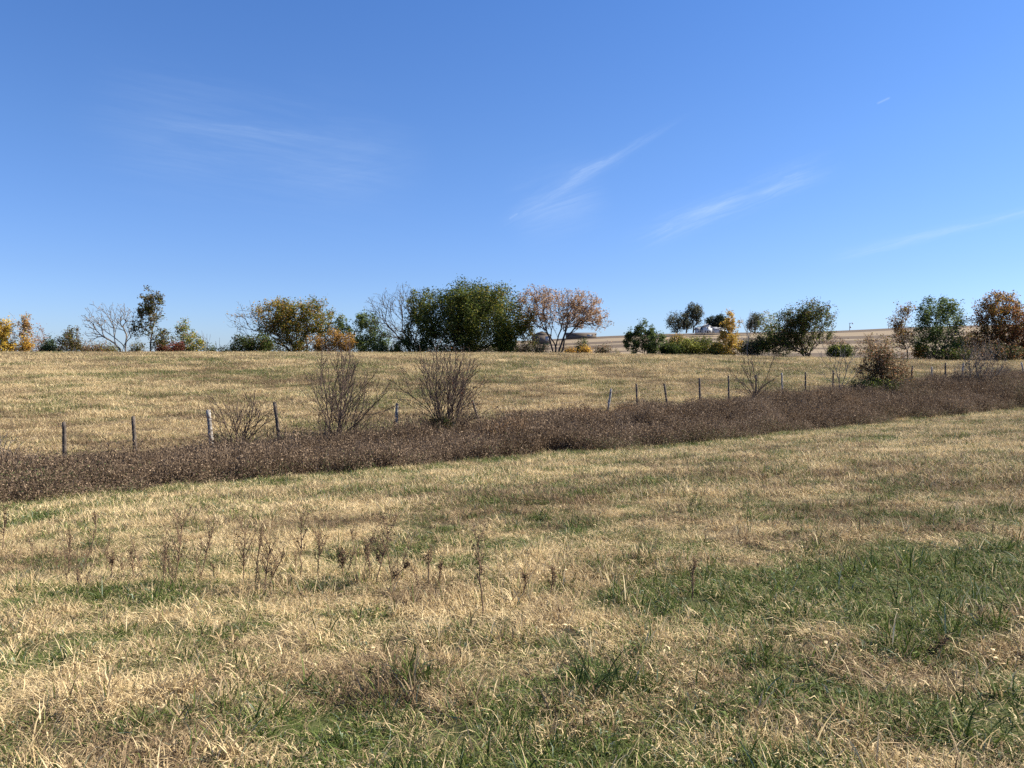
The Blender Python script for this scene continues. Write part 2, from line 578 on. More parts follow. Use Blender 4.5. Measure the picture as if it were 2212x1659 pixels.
# ------------------------------------------------------------------ grass and weeds (uncountable)
def blades(rs, n, radius, h0, h1, w0, w1, lie, segs=3, curl=0.6, dirbias=None):
    """vectorised grass blades; returns verts, loops, nper, rnd"""
    r = radius * np.sqrt(rs.rand(n)); a = rs.rand(n) * 2 * PI
    bx, by = r * np.cos(a), r * np.sin(a)
    L = h0 + (h1 - h0) * rs.rand(n) ** 1.3
    wd = w0 + (w1 - w0) * rs.rand(n)
    az = rs.rand(n) * 2 * PI
    if dirbias is not None:
        az = np.where(rs.rand(n) < dirbias[1], dirbias[0] + rs.randn(n) * 0.6, az)
    lean = np.clip(lie + rs.randn(n) * 0.28, 0.03, 1.5)          # start angle from vertical
    bend = curl * (0.3 + rs.rand(n))
    m = segs + 1
    P = np.zeros((n, m, 3))
    P[:, 0, 0] = bx; P[:, 0, 1] = by; P[:, 0, 2] = -0.01
    step = L / segs
    for k in range(1, m):
        an = np.minimum(lean + bend * (k - 1) / max(1, segs - 1), 1.62 + 0.25 * rs.rand(n))
        P[:, k, 0] = P[:, k - 1, 0] + np.sin(an) * np.cos(az) * step
        P[:, k, 1] = P[:, k - 1, 1] + np.sin(an) * np.sin(az) * step
        P[:, k, 2] = P[:, k - 1, 2] + np.cos(an) * step
        az = az + rs.randn(n) * 0.18
    P[:, 1:, 2] = np.maximum(P[:, 1:, 2], 0.008 + 0.03 * rs.rand(n)[:, None])
    fa = rs.rand(n) * 2 * PI                                       # facing
    side = np.stack([np.cos(fa), np.sin(fa), (rs.rand(n) - 0.5) * 0.8], 1)
    prof = np.array([0.8, 1.0, 0.75, 0.55, 0.3])[:m - 1] if segs > 2 else np.array([0.9, 0.8])[:m - 1]
    verts = np.zeros((n, 2 * segs + 1, 3))
    for k in range(segs):
        w = (wd * prof[k] * 0.5)[:, None]
        verts[:, 2 * k] = P[:, k] - side * w
        verts[:, 2 * k + 1] = P[:, k] + side * w
    verts[:, 2 * segs] = P[:, segs]
    nv = 2 * segs + 1
    base = (np.arange(n) * nv)[:, None]
    loops = []; 
    fq = []
    for k in range(segs - 1):
        fq.append(base + np.array([2 * k, 2 * k + 1, 2 * k + 3, 2 * k + 2]))
    ft = base + np.array([2 * segs - 2, 2 * segs - 1, 2 * segs])
    loops = np.concatenate([np.concatenate(fq, 0).ravel(), ft.ravel()]) if fq else ft.ravel()
    nper = np.concatenate([np.full(n * (segs - 1), 4), np.full(n, 3)])
    rnd = np.repeat(rs.rand(n), nv)
    hgt = np.tile(np.concatenate([np.repeat(np.arange(segs) / segs, 2), [1.0]]), n)
    return verts.reshape(-1, 3), loops, nper, rnd, hgt


def grass_material():
    m, N = new_mat("grass_blade")
    rn = N.n("ShaderNodeAttribute"); rn.attribute_name = "rnd"
    hg = N.n("ShaderNodeAttribute"); hg.attribute_name = "hgt"
    gr = N.n("ShaderNodeAttribute"); gr.attribute_name = "green"; gr.attribute_type = 'INSTANCER'
    to = N.n("ShaderNodeAttribute"); to.attribute_name = "tone"; to.attribute_type = 'INSTANCER'
    r = rn.outputs["Fac"]
    r2 = N.math('FRACT', N.math('MULTIPLY', r, 17.31))
    r3 = N.math('FRACT', N.math('MULTIPLY', r, 91.7))
    dull = N.mix(r3, (0.15, 0.10, 0.055, 1), (0.40, 0.285, 0.165, 1))
    dull = N.mix(N.math('GREATER_THAN', r2, 0.66), dull, (0.06, 0.040, 0.025, 1))
    pale = N.mix(r3, (0.44, 0.32, 0.16, 1), (0.78, 0.63, 0.37, 1))
    straw = N.mix(N.ramp(N.math('SUBTRACT', N.math('ADD', to.outputs["Fac"], r2), 0.5), 0.15, 0.85), dull, pale)
    green = N.mix(r3, (0.032, 0.058, 0.011, 1), (0.145, 0.185, 0.042, 1))
    green = N.mix(N.math('GREATER_THAN', r2, 0.78), green, (0.21, 0.21, 0.075, 1))
    green = N.mix(N.math('GREATER_THAN', r2, 0.93), green, (0.20, 0.25, 0.17, 1))
    isg = N.math('LESS_THAN', r, gr.outputs["Fac"])
    col = N.mix(isg, straw, green)
    return finish(N, m, col, 0.65, 0.25, 0.15)


GRASS = grass_material()


def clump(name, rs, specs, mat):
    V = []; L = []; NP = []; RN = []; HG = []; off = 0
    for sp in specs:
        v, l, n_, rn, hg = blades(rs, **sp)
        V.append(v); L.append(l + off); NP.append(n_); RN.append(rn); HG.append(hg); off += len(v)
    me_o = mesh_obj(name, np.concatenate(V), np.concatenate(L), np.concatenate(NP), mat, extra={"rnd": np.concatenate(RN), "hgt": np.concatenate(HG)})
    C.objects.unlink(me_o)
    return me_o


def scatter(name, objs, pts, rot, scl, idxs, attrs, label):
    coll = bpy.data.collections.new(name + "_sources")
    for i, o in enumerate(objs):
        o.name = "%s_%02d" % (name, i)
        coll.objects.link(o)
    me = bpy.data.meshes.new(name)
    me.vertices.add(len(pts))
    me.vertices.foreach_set("co", np.asarray(pts, np.float32).ravel())
    a = me.attributes.new("irot", 'FLOAT_VECTOR', 'POINT'); a.data.foreach_set("vector", np.asarray(rot, np.float32).ravel())
    a = me.attributes.new("iscl", 'FLOAT_VECTOR', 'POINT'); a.data.foreach_set("vector", np.asarray(scl, np.float32).ravel())
    a = me.attributes.new("iidx", 'INT', 'POINT'); a.data.foreach_set("value", np.asarray(idxs, np.int32))
    for k, v in attrs.items():
        a = me.attributes.new(k, 'FLOAT', 'POINT'); a.data.foreach_set("value", np.asarray(v, np.float32))
    o = bpy.data.objects.new(name, me)
    link(o)
    ng = bpy.data.node_groups.new(name + "_nodes", 'GeometryNodeTree')
    ng.interface.new_socket("Geometry", in_out='INPUT', socket_type='NodeSocketGeometry')
    ng.interface.new_socket("Geometry", in_out='OUTPUT', socket_type='NodeSocketGeometry')
    gi = ng.nodes.new('NodeGroupInput'); go = ng.nodes.new('NodeGroupOutput')
    ip = ng.nodes.new('GeometryNodeInstanceOnPoints')
    ci = ng.nodes.new('GeometryNodeCollectionInfo')
    ci.inputs["Collection"].default_value = coll
    ci.inputs["Separate Children"].default_value = True
    ci.inputs["Reset Children"].default_value = True

    def na(nm, ty):
        q = ng.nodes.new('GeometryNodeInputNamedAttribute'); q.data_type = ty
        q.inputs["Name"].default_value = nm
        return q.outputs["Attribute"]
    ng.links.new(gi.outputs[0], ip.inputs["Points"])
    ng.links.new(ci.outputs[0], ip.inputs["Instance"])
    ip.inputs["Pick Instance"].default_value = True
    ng.links.new(na("iidx", 'INT'), ip.inputs["Instance Index"])
    er = ng.nodes.new('FunctionNodeEulerToRotation')
    ng.links.new(na("irot", 'FLOAT_VECTOR'), er.inputs[0])
    ng.links.new(er.outputs[0], ip.inputs["Rotation"])
    ng.links.new(na("iscl", 'FLOAT_VECTOR'), ip.inputs["Scale"])
    ng.links.new(ip.outputs[0], go.inputs[0])
    md = o.modifiers.new("scatter", 'NODES'); md.node_group = ng
    tag(o, label, "grass" if "grass" in name else "weeds", kind="stuff")
    return o


rs = np.random.RandomState(7)


def field_points(y0, y1, dens, umax=0.78, margin=4.0):
    """random ground points in the wedge the photo could see"""
    area_box = (2 * (umax * y1 + margin)) * (y1 - y0)
    n = int(area_box * dens)
    x = (rs.rand(n) * 2 - 1) * (umax * y1 + margin); y = y0 + (y1 - y0) * rs.rand(n)
    k = np.abs(x) < umax * y + margin
    return x[k], y[k]


def layer(name, objs, kinds, zones, label, filt, hsc=None):
    X = []; Y = []; S = []
    for (y0, y1, dens, sc) in zones:
        x, y = field_points(y0, y1, dens)
        k = filt(x, y)
        X.append(x[k]); Y.append(y[k]); S.append(np.full(k.sum(), sc))
    x = np.concatenate(X); y = np.concatenate(Y); sc = np.concatenate(S)
    n = len(x)
    z = terrain(x, y)
    g = grass_green(x, y); t = grass_tone(x, y)
    # lying straw where the tone is pale, upright where it is green
    kind = kinds(g, t, n)
    rot = np.stack([(rs.rand(n) - 0.5) * 0.2, (rs.rand(n) - 0.5) * 0.2, rs.rand(n) * 2 * PI], 1)
    vs_ = sc * (0.75 + 0.5 * rs.rand(n))
    vz = vs_ * (0.30 + 1.5 * fbm(x, y, 0.7, 55, 3)) * (hsc(x, y) if hsc else 1)
    return scatter(name, objs, np.stack([x, y, z], 1), rot, np.stack([vs_, vs_, vz], 1), kind, {"green": g, "tone": t}, label)


NV = 4
# close grass
near_objs = []
for i in range(NV):      # 0..3 upright mixed
    near_objs.append(clump("c", np.random.RandomState(100 + i), [
        dict(n=80, radius=0.17, h0=0.04, h1=0.13, w0=0.003, w1=0.008, lie=0.6, curl=0.8, segs=2),
        dict(n=34, radius=0.17, h0=0.05, h1=0.15, w0=0.003, w1=0.006, lie=1.1, curl=0.4, segs=2),
        dict(n=12, radius=0.15, h0=0.03, h1=0.08, w0=0.007, w1=0.013, lie=0.8, curl=1.0, segs=3),
        dict(n=3, radius=0.15, h0=0.04, h1=0.09, w0=0.014, w1=0.026, lie=0.9, curl=0.7, segs=3)], GRASS))
for i in range(NV):      # 4..7 lying mats
    near_objs.append(clump("c", np.random.RandomState(200 + i), [
        dict(n=90, radius=0.18, h0=0.06, h1=0.22, w0=0.003, w1=0.006, lie=1.36, curl=0.15, dirbias=(0.3, 0.6), segs=2),
        dict(n=30, radius=0.18, h0=0.04, h1=0.11, w0=0.003, w1=0.008, lie=0.8, curl=0.8, segs=2)], GRASS))
for i in range(NV):      # 8..11 taller coarse tufts
    near_objs.append(clump("c", np.random.RandomState(300 + i), [
        dict(n=26, radius=0.08, h0=0.07, h1=0.22, w0=0.004, w1=0.011, lie=0.40, curl=0.7, segs=3),
        dict(n=12, radius=0.10, h0=0.08, h1=0.20, w0=0.003, w1=0.006, lie=0.9, curl=0.5, segs=3)], GRASS))


def near_kind(g, t, n):
    r = rs.rand(n)
    k = np.where(r < 0.58 + 0.3 * (t - 0.5), 4, 0) + rs.randint(0, NV, n)
    return np.where(rs.rand(n) < 0.17, 8 + rs.randint(0, NV, n), k)


def mown(x, y):
    s, d = sd_coord(x, y)
    return d < d_front(s) + 0.9


layer("near_grass", near_objs, near_kind,
      [(1.2, 5, 78, 0.95), (5, 9, 62, 1.0), (9, 14, 42, 1.0)],
      "matted straw and green grass blades in the foreground of the field", lambda x, y: mown(x, y))

mid_objs = []
for i in range(5):
    mid_objs.append(clump("c", np.random.RandomState(400 + i), [
        dict(n=110, radius=0.34, h0=0.06, h1=0.19, w0=0.006, w1=0.013, lie=0.6, curl=0.9, segs=2),
        dict(n=60, radius=0.34, h0=0.08, h1=0.24, w0=0.005, w1=0.010, lie=1.2, curl=0.4, segs=2, dirbias=(0.3, 0.5))], GRASS))


def mid_kind(g, t, n):
    return rs.randint(0, 5, n)


layer("field_grass", mid_objs, mid_kind,
      [(13, 22, 15, 1.0), (22, 40, 9, 1.15), (40, 60, 6.5, 1.3)],
      "dry mown grass covering the near field down to the brown weeds", mown)


def pasture(x, y):
    s, d = sd_coord(x, y)
    return (d > -1.0)


layer("pasture_grass", mid_objs, mid_kind,
      [(20, 34, 10, 1.15), (34, 60, 6.0, 1.45), (60, 99, 3.6, 1.9), (99, 125, 1.6, 2.0)],
      "pale dry pasture grass rising behind the wire fence to the crest", pasture)


# brown weeds in the ditch
def weed_material():
    m, N = new_mat("dry_weed")
    rn = N.n("ShaderNodeAttribute"); rn.attribute_name = "rnd"
    gr = N.n("ShaderNodeAttribute"); gr.attribute_name = "green"; gr.attribute_type = 'INSTANCER'
    to = N.n("ShaderNodeAttribute"); to.attribute_name = "tone"; to.attribute_type = 'INSTANCER'
    r = rn.outputs["Fac"]
    r2 = N.math('FRACT', N.math('MULTIPLY', r, 17.31))
    lu = N.n("ShaderNodeAttribute"); lu.attribute_name = "lum"; lu.attribute_type = 'INSTANCER'
    c = N.mix(r2, (0.042, 0.028, 0.017, 1), (0.215, 0.15, 0.098, 1))
    c = N.mix(N.ramp(lu.outputs["Fac"], 0.55, 1.1), c, (0.24, 0.175, 0.12, 1))
    c = N.mix(N.math('GREATER_THAN', r, 0.84), c, (0.34, 0.245, 0.16, 1))
    c = N.mix(N.ramp(to.outputs["Fac"], 0.55, 1.0), c, N.mix(r2, (0.20, 0.09, 0.03, 1), (0.42, 0.24, 0.09, 1)))
    c = N.mix(N.math('LESS_THAN', r, gr.outputs["Fac"]), c, (0.10, 0.12, 0.045, 1))
    return finish(N, m, c, 0.75, 0.2, 0.15)


WEED = weed_material()


def weed_clump(rs_, nst=14, rad=0.34, h=0.95, bits=22, bw=0.019):
    V = []; L = []; NP = []; RN = []; off = 0
    for k in range(nst):
        a = rs_.rand() * 2 * PI; r = rad * math.sqrt(rs_.rand())
        b = np.array([r * math.cos(a), r * math.sin(a), 0])
        ln = np.array([rs_.randn() * 0.22, rs_.randn() * 0.22, 1.0]); hh = h * (0.55 + 0.5 * rs_.rand())
        tip = b + ln * hh
        sd_ = np.array([math.cos(a + 1), math.sin(a + 1), 0]) * 0.006
        v = np.array([b - sd_, b + sd_, tip + sd_ * 0.4, tip - sd_ * 0.4])
        V.append(v); L.append(np.arange(4) + off); NP.append([4]); RN.append(np.full(4, rs_.rand())); off += 4
        nb = bits
        t = 0.12 + 0.9 * rs_.rand(nb) ** 0.8
        c = b + (tip - b) * t[:, None] + rs_.randn(nb, 3) * 0.075 * np.array([1, 1, 0.7])
        d1 = rs_.randn(nb, 3) * np.array([1, 1, 2.4]); d1 /= np.linalg.norm(d1, axis=1)[:, None]
        d2 = np.cross(d1, rs_.randn(nb, 3)); d2 /= np.linalg.norm(d2, axis=1)[:, None]
        sl = (bw * (1.0 + 1.6 * rs_.rand(nb)))[:, None]; sw = (bw * (0.35 + 0.5 * rs_.rand(nb)))[:, None]
        q = np.stack([c - d1 * sl, c + d2 * sw, c + d1 * sl, c - d2 * sw], 1)
        V.append(q.reshape(-1, 3)); L.append(np.arange(4 * nb) + off); NP.append(np.full(nb, 4)); RN.append(np.repeat(rs_.rand(nb), 4)); off += 4 * nb
    o = mesh_obj("w", np.concatenate(V), np.concatenate(L), np.concatenate(NP), WEED, extra={"rnd": np.concatenate(RN)})
    C.objects.unlink(o)
    return o


weed_objs = [weed_clump(np.random.RandomState(500 + i)) for i in range(6)]
nW = 11500
sW = -14 + 104 * rs.rand(nW); dW = -7.4 + 8.4 * rs.rand(nW)
ef = (dW - d_front(sW) + 1.3 * (fbm(sW, dW, 1.4, 92, 3) - 0.5)) / 0.6; eb = (0.35 + 1.3 * (fbm(sW, dW * 0.3, 2.2, 60, 2) - 0.4) - dW) / 0.5
keep = (rs.rand(nW) < smooth(ef)) & (rs.rand(nW) < smooth(eb) + 0.04) & (fbm(sW * 1.0 + 3, dW, 1.1, 94, 2) > 0.2)
sW, dW = sW[keep], dW[keep]
xW = FX + sW * DX - dW * DY; yW = FY + sW * DY + dW * DX
hW = (0.30 + 1.0 * fbm(xW, yW, 1.9, 61, 3)) * np.where(rs.rand(len(xW)) < 0.07, 1.45, 1.0) * np.interp(dW - d_front(sW), [0, 0.5, 1.4], [0.55, 0.9, 1.05]) * np.interp(dW, [-1.2, 0.4], [1.0, 0.72]) * np.interp(sW, [-8, 1.5, 4.5, 38, 62], [0.62, 0.68, 1.0, 1.0, 1.2]) * (0.75 + 0.5 * fbm(xW, yW, 0.9, 63, 2))
tW = np.clip(1.7 * (fbm(xW, yW, 3.5, 66, 3) - 0.42), 0, 0.95) * (rs.rand(len(xW)) < 0.5) + 0.15
gW = np.clip(0.02 + 0.9 * (fbm(xW, yW, 4, 69, 3) - 0.62), 0, 0.5) + 0.25 * np.exp(-((dW - d_front(sW)) / 0.35) ** 2)
bx_, by_, _ = hit(1890, 852)
mk = blob(xW, yW, bx_, by_, 1.9, 2.2); tW = np.clip(tW + 0.8 * mk, 0, 1); gW = gW + 0.45 * mk
lW = np.clip(0.9 * fbm(xW, yW, 1.6, 91, 3) + 0.45 * rs.rand(len(xW)) - 0.1, 0, 1.1)
rotW = np.stack([(rs.rand(len(xW)) - 0.5) * 0.3, (rs.rand(len(xW)) - 0.5) * 0.3, rs.rand(len(xW)) * 6.28], 1)
s1 = 0.85 + 0.4 * rs.rand(len(xW))
scatter("ditch_weeds", weed_objs, np.stack([xW, yW, terrain(xW, yW) - 0.03], 1), rotW, np.stack([s1, s1, hW * (0.85 + 0.35 * rs.rand(len(xW)))], 1),
        rs.randint(0, 6, len(xW)), {"green": gW, "tone": tW, "lum": lW}, "dense brown dried weeds filling the ditch along the fence")

nP = 5200
xP = (rs.rand(nP) * 2 - 1) * 75; yP = 16 + 84 * rs.rand(nP) ** 0.8
sP, dP = sd_coord(xP, yP)
kP = (np.abs(xP) < 0.72 * yP + 2) & ((dP > 1.5) | (dP < d_front(sP) - 1.5)) & (rs.rand(nP) < np.clip(6 * (fbm(xP, yP * 1.6, 5.0, 97, 4) - 0.50), 0.015, 1))
xP, yP = xP[kP], yP[kP]
hP = 0.16 + 0.20 * rs.rand(len(xP)) ** 2
scatter("field_weeds", weed_objs, np.stack([xP, yP, terrain(xP, yP) - 0.01], 1), np.stack([0 * xP, 0 * xP, rs.rand(len(xP)) * 6.28], 1),
        np.stack([0.9 + 0 * xP, 0.9 + 0 * xP, hP], 1), rs.randint(0, 6, len(xP)), {"green": 0.2 + 0 * xP, "tone": 0.3 * rs.rand(len(xP)), "lum": rs.rand(len(xP))},
        "low brown weeds scattered in patches through the dry grass")

# ------------------------------------------------------------------ trees and shrubs
def grow(rs_, base, targets, trunk, k=0.35, seg=0.5, jit=0.04, curve=0.35, up=0.0):
    """grow branches from trunk nodes to crown targets; returns nodes, parents"""
    P = [np.array(p, float) for p in trunk]
    par = [-1] + list(range(len(trunk) - 1))
    nmax = 60000
    A = np.zeros((nmax, 3)); plen = np.zeros(nmax)
    n = len(P)
    A[:n] = P
    for i in range(1, n):
        plen[i] = plen[i - 1] + np.linalg.norm(A[i] - A[i - 1])
    dirs = np.zeros((nmax, 3)); dirs[:n] = (0, 0, 1)
    for i in range(1, n):
        v = A[i] - A[i - 1]; dirs[i] = v / (np.linalg.norm(v) + 1e-9)
    order = np.argsort(np.linalg.norm(targets - A[0], axis=1) + rs_.rand(len(targets)) * 0.5)
    for ti in order:
        t = targets[ti]
        dv = t - A[:n]
        dist = np.linalg.norm(dv, axis=1) + 1e-9
        cosang = (dv * dirs[:n]).sum(1) / dist
        cost = dist * (1.35 - 0.35 * cosang) + k * plen[:n] + np.where(cosang < 0.1, dist * 1.2, 0)
        j = int(np.argmin(cost))
        D = dist[j]
        if D < 0.02: continue
        m = max(1, int(round(D / seg)))
        p0 = A[j]; p1 = p0 + dirs[j] * D * curve + np.array([0, 0, up * D])
        prev = j
        for q in range(1, m + 1):
            s = q / m
            p = (1 - s) ** 2 * p0 + 2 * s * (1 - s) * p1 + s * s * t
            if q < m: p = p + rs_.randn(3) * jit * min(seg, D)
            A[n] = p
            v = p - A[prev]; l = np.linalg.norm(v) + 1e-9
            dirs[n] = v / l; plen[n] = plen[prev] + l
            par.append(prev); prev = n; n += 1
    return A[:n].copy(), np.array(par), dirs[:n].copy()


def radii(A, par, r0, rmax, p=2.3):
    n = len(A); acc = np.zeros(n)
    child = np.zeros(n, bool); child[par[par >= 0]] = True
    acc[~child] = r0 ** p
    for i in range(n - 1, 0, -1):
        acc[par[i]] += acc[i]
    r = acc ** (1 / p)
    if r[0] > rmax:
        # compress so that the base has the wanted radius
        e = math.log(rmax / r0) / math.log(r[0] / r0)
        r = r0 * (r / r0) ** e
    return r


def tubes(A, par, r, k=4):
    c = np.arange(1, len(A)); p = par[1:]
    ok = p >= 0
    c, p = c[ok], p[ok]
    a, b = A[p], A[c]
    d = b - a; l = np.linalg.norm(d, axis=1)[:, None] + 1e-9; d = d / l
    ref = np.where(np.abs(d[:, 2:3]) > 0.9, np.array([[1.0, 0, 0]]), np.array([[0, 0, 1.0]]))
    u = np.cross(d, ref); u /= np.linalg.norm(u, axis=1)[:, None]
    v = np.cross(d, u)
    ang = np.arange(k) * 2 * PI / k
    ring = u[:, None, :] * np.cos(ang)[None, :, None] + v[:, None, :] * np.sin(ang)[None, :, None]
    ra = np.minimum(r[p], r[c] * 1.6 + 0.002)
    V0 = a[:, None, :] - d[:, None, :] * (0.3 * r[c])[:, None, None] + ring * ra[:, None, None]
    V1 = b[:, None, :] + ring * r[c][:, None, None]
    V = np.concatenate([V0, V1], 1)
    n = len(c)
    base = (np.arange(n) * 2 * k)[:, None]
    fs = []
    for j in range(k):
        fs.append(base + np.array([j, (j + 1) % k, k + (j + 1) % k, k + j]))
    return V.reshape(-1, 3), np.stack(fs, 1).reshape(-1, 4)


def fan(rs_, H, HW, nstem, tilt=58, seg=0.12, base=0.06, lean=0.0, dens=1.0, trunk=0.0):
    """ascending stems fanning from the ground with side branches and twigs"""
    A = [np.array([0, 0, 0.0])]; par = [-1]

    def shoot(start, d, L, lvl):
        n = max(2, int(L / seg)); prev = start; p = A[start].copy(); d = d / np.linalg.norm(d)
        ids = []
        for i in range(n):
            d = d + rs_.randn(3) * 0.085 + np.array([0, 0, 0.035 if lvl else 0.02]); d /= np.linalg.norm(d)
            p = p + d * L / n
            A.append(p.copy()); par.append(prev); prev = len(A) - 1; ids.append((prev, d.copy(), (i + 1) / n))
        return ids
    root = 0
    if trunk > 0:
        for q in range(1, 4):
            A.append(np.array([lean * trunk * q / 3, rs_.randn() * 0.01, trunk * q / 3])); par.append(root); root = len(A) - 1
    for k in range(nstem):
        f = (k + 0.5) / nstem * 2 - 1
        t = R(tilt) * np.sign(f) * abs(f) ** 1.2 + rs_.randn() * 0.05
        az = rs_.rand() * 1.9 - 0.95
        d = np.array([math.sin(t) * math.cos(az), math.sin(abs(t) + 0.15) * math.sin(az), math.cos(t)])
        L = 1 / ((abs(math.sin(t)) / HW) ** 3.5 + (math.cos(t) / (H - trunk)) ** 3.5) ** (1 / 3.5) * (0.84 + 0.2 * rs_.rand())
        if trunk > 0:
            st = root
        else:
            A.append(np.array([f * base, rs_.randn() * base * 0.6, 0.0])); par.append(0); st = len(A) - 1
        for (j, dj, f1) in shoot(st, d, L, 0):
            if f1 < 0.2 or rs_.rand() > 0.6 * dens: continue
            side = np.cross(dj, rs_.randn(3)); side /= np.linalg.norm(side)
            a = R(22 + 26 * rs_.rand())
            L1 = L * (1.1 - f1) * (0.35 + 0.5 * rs_.rand())
            for (j2, d2, f2) in shoot(j, dj * math.cos(a) + side * math.sin(a), L1, 1):
                if f2 > 0.25 and rs_.rand() < 0.5 * dens:
                    s2 = np.cross(d2, rs_.randn(3)); s2 /= np.linalg.norm(s2)
                    shoot(j2, d2 + s2 * 0.65, L1 * (1.15 - f2) * (0.25 + 0.4 * rs_.rand()), 1)
    A = np.array(A)
    k = 0.99 * H / np.percentile(A[:, 2], 99.7)
    A[:, 2] *= k
    w = np.percentile(np.abs(A[:, 0]), 96); A[:, 0] *= min(2.0, HW / w)
    return A, np.array(par)


def fan_shrub(name, cat, label, px, top, halfw, Y, base_px, nstem, r0=0.0055, rmax=0.05, seg=0.12, tilt=58, nleaf=0, leaf=0.04, colors=None, bark=None, group=None,
              trunk=0.0, dens=1.0, lean=0.0, seed=1, base=0.06):
    rs_ = np.random.RandomState(seed + int(px))
    x, gz = at(base_px, Y)
    H = row_z(top, Y) - gz
    HW = halfw / F * Y
    root = empty(name, (x, Y, gz - 0.03)); tag(root, label, cat, group)
    A, par = fan(rs_, H, HW, nstem, tilt, seg, base, lean, dens, trunk)
    A[:, 0] += (px - base_px) / F * Y * (A[:, 2] / H)
    r = radii(A, par, r0, rmax * 1.6)
    # cap the stems separately from the shared root
    r = np.minimum(r, rmax if trunk == 0 else rmax * 1.6)
    if trunk == 0:
        keep_ = par > 0
        par2 = np.where(par == 0, -1, par)
    else:
        par2 = par
    v, f_ = tubes(A, par2, r, 5)
    mesh_obj("stems" if False else "trunk", v, f_, 4, bark or BARK_TWIG, root, smooth_sh=True)
    if nleaf:
        cand = A[(r < r0 * 1.9) & (A[:, 2] > 0.35 * H)]
        w = 0.1 + np.clip(cand[:, 0] / HW, 0, 1)
        cen = cand[rs_.choice(len(cand), nleaf, p=w / w.sum())] + rs_.randn(nleaf, 3) * 0.03
        v, l = leaves(rs_, cen, leaf)
        mesh_obj("foliage", v, l, 4, LEAF, root, cols=np.repeat(pal(rs_, cen, colors, (1,) * len(colors), nleaf), 4, 0))
    return root


def leaves(rs_, cen, size, aspect=0.55, droop=0.0):
    n = len(cen)
    d1 = rs_.randn(n, 3); d1[:, 2] = d1[:, 2] * 0.7 + droop
    d1 /= np.linalg.norm(d1, axis=1)[:, None]
    d2 = np.cross(d1, rs_.randn(n, 3)); d2 /= np.linalg.norm(d2, axis=1)[:, None]
    s = size * (0.4 + 1.1 * rs_.rand(n))[:, None] * 0.5
    up = np.cross(d1, d2) * s * 0.25
    V = np.stack([cen - d1 * s, cen + d2 * s * aspect + up, cen + d1 * s, cen - d2 * s * aspect + up], 1)
    return V.reshape(-1, 3), np.arange(4 * n)


def pal(rs_, pos, colors, weights, n, var=0.25):
    """per leaf colour; weights may be callables of normalised position (-1..1, 0..1)"""
    w = np.stack([(f(pos) if callable(f) else np.full(n, float(f))) for f in weights], 1)
    w = np.clip(w, 0, None); w /= w.sum(1)[:, None] + 1e-9
    cs = np.cumsum(w, 1); r = rs_.rand(n)[:, None]
    k = np.minimum((r > cs).sum(1), len(colors) - 1)
    c = np.array(colors)[k]
    return np.clip(c * (1 + (rs_.rand(n)[:, None] - 0.5) * 2 * var), 0.005, 0.95)


def sample_lobes(rs_, lobes, n, shell=0.35):
    """lobes: (cx, cz, rx, rz) in half-widths and heights; returns points in (-1..1, -1..1 depth, 0..1)"""
    ar = np.array([l[2] * l[3] * max(l[2], l[3]) for l in lobes]); ar = ar / ar.sum()
    k = rs_.choice(len(lobes), n, p=ar)
    v = rs_.randn(n, 3); v /= np.linalg.norm(v, axis=1)[:, None]
    r = shell + (1 - shell) * rs_.rand(n) ** 0.6
    r = np.where(rs_.rand(n) < 0.2, rs_.rand(n), r)
    L = np.array(lobes)[k]
    x = L[:, 0] + v[:, 0] * r * L[:, 2]
    z = L[:, 1] + v[:, 2] * r * L[:, 3]
    y = v[:, 1] * r * L[:, 2] * 0.9
    # the depth of a lobe follows its own width; shift lobes in depth a little so they are not in one plane
    y = y + np.array([((i * 0.37) % 0.5) - 0.25 for i in range(len(lobes))])[k]
    return np.stack([x, y, z], 1)


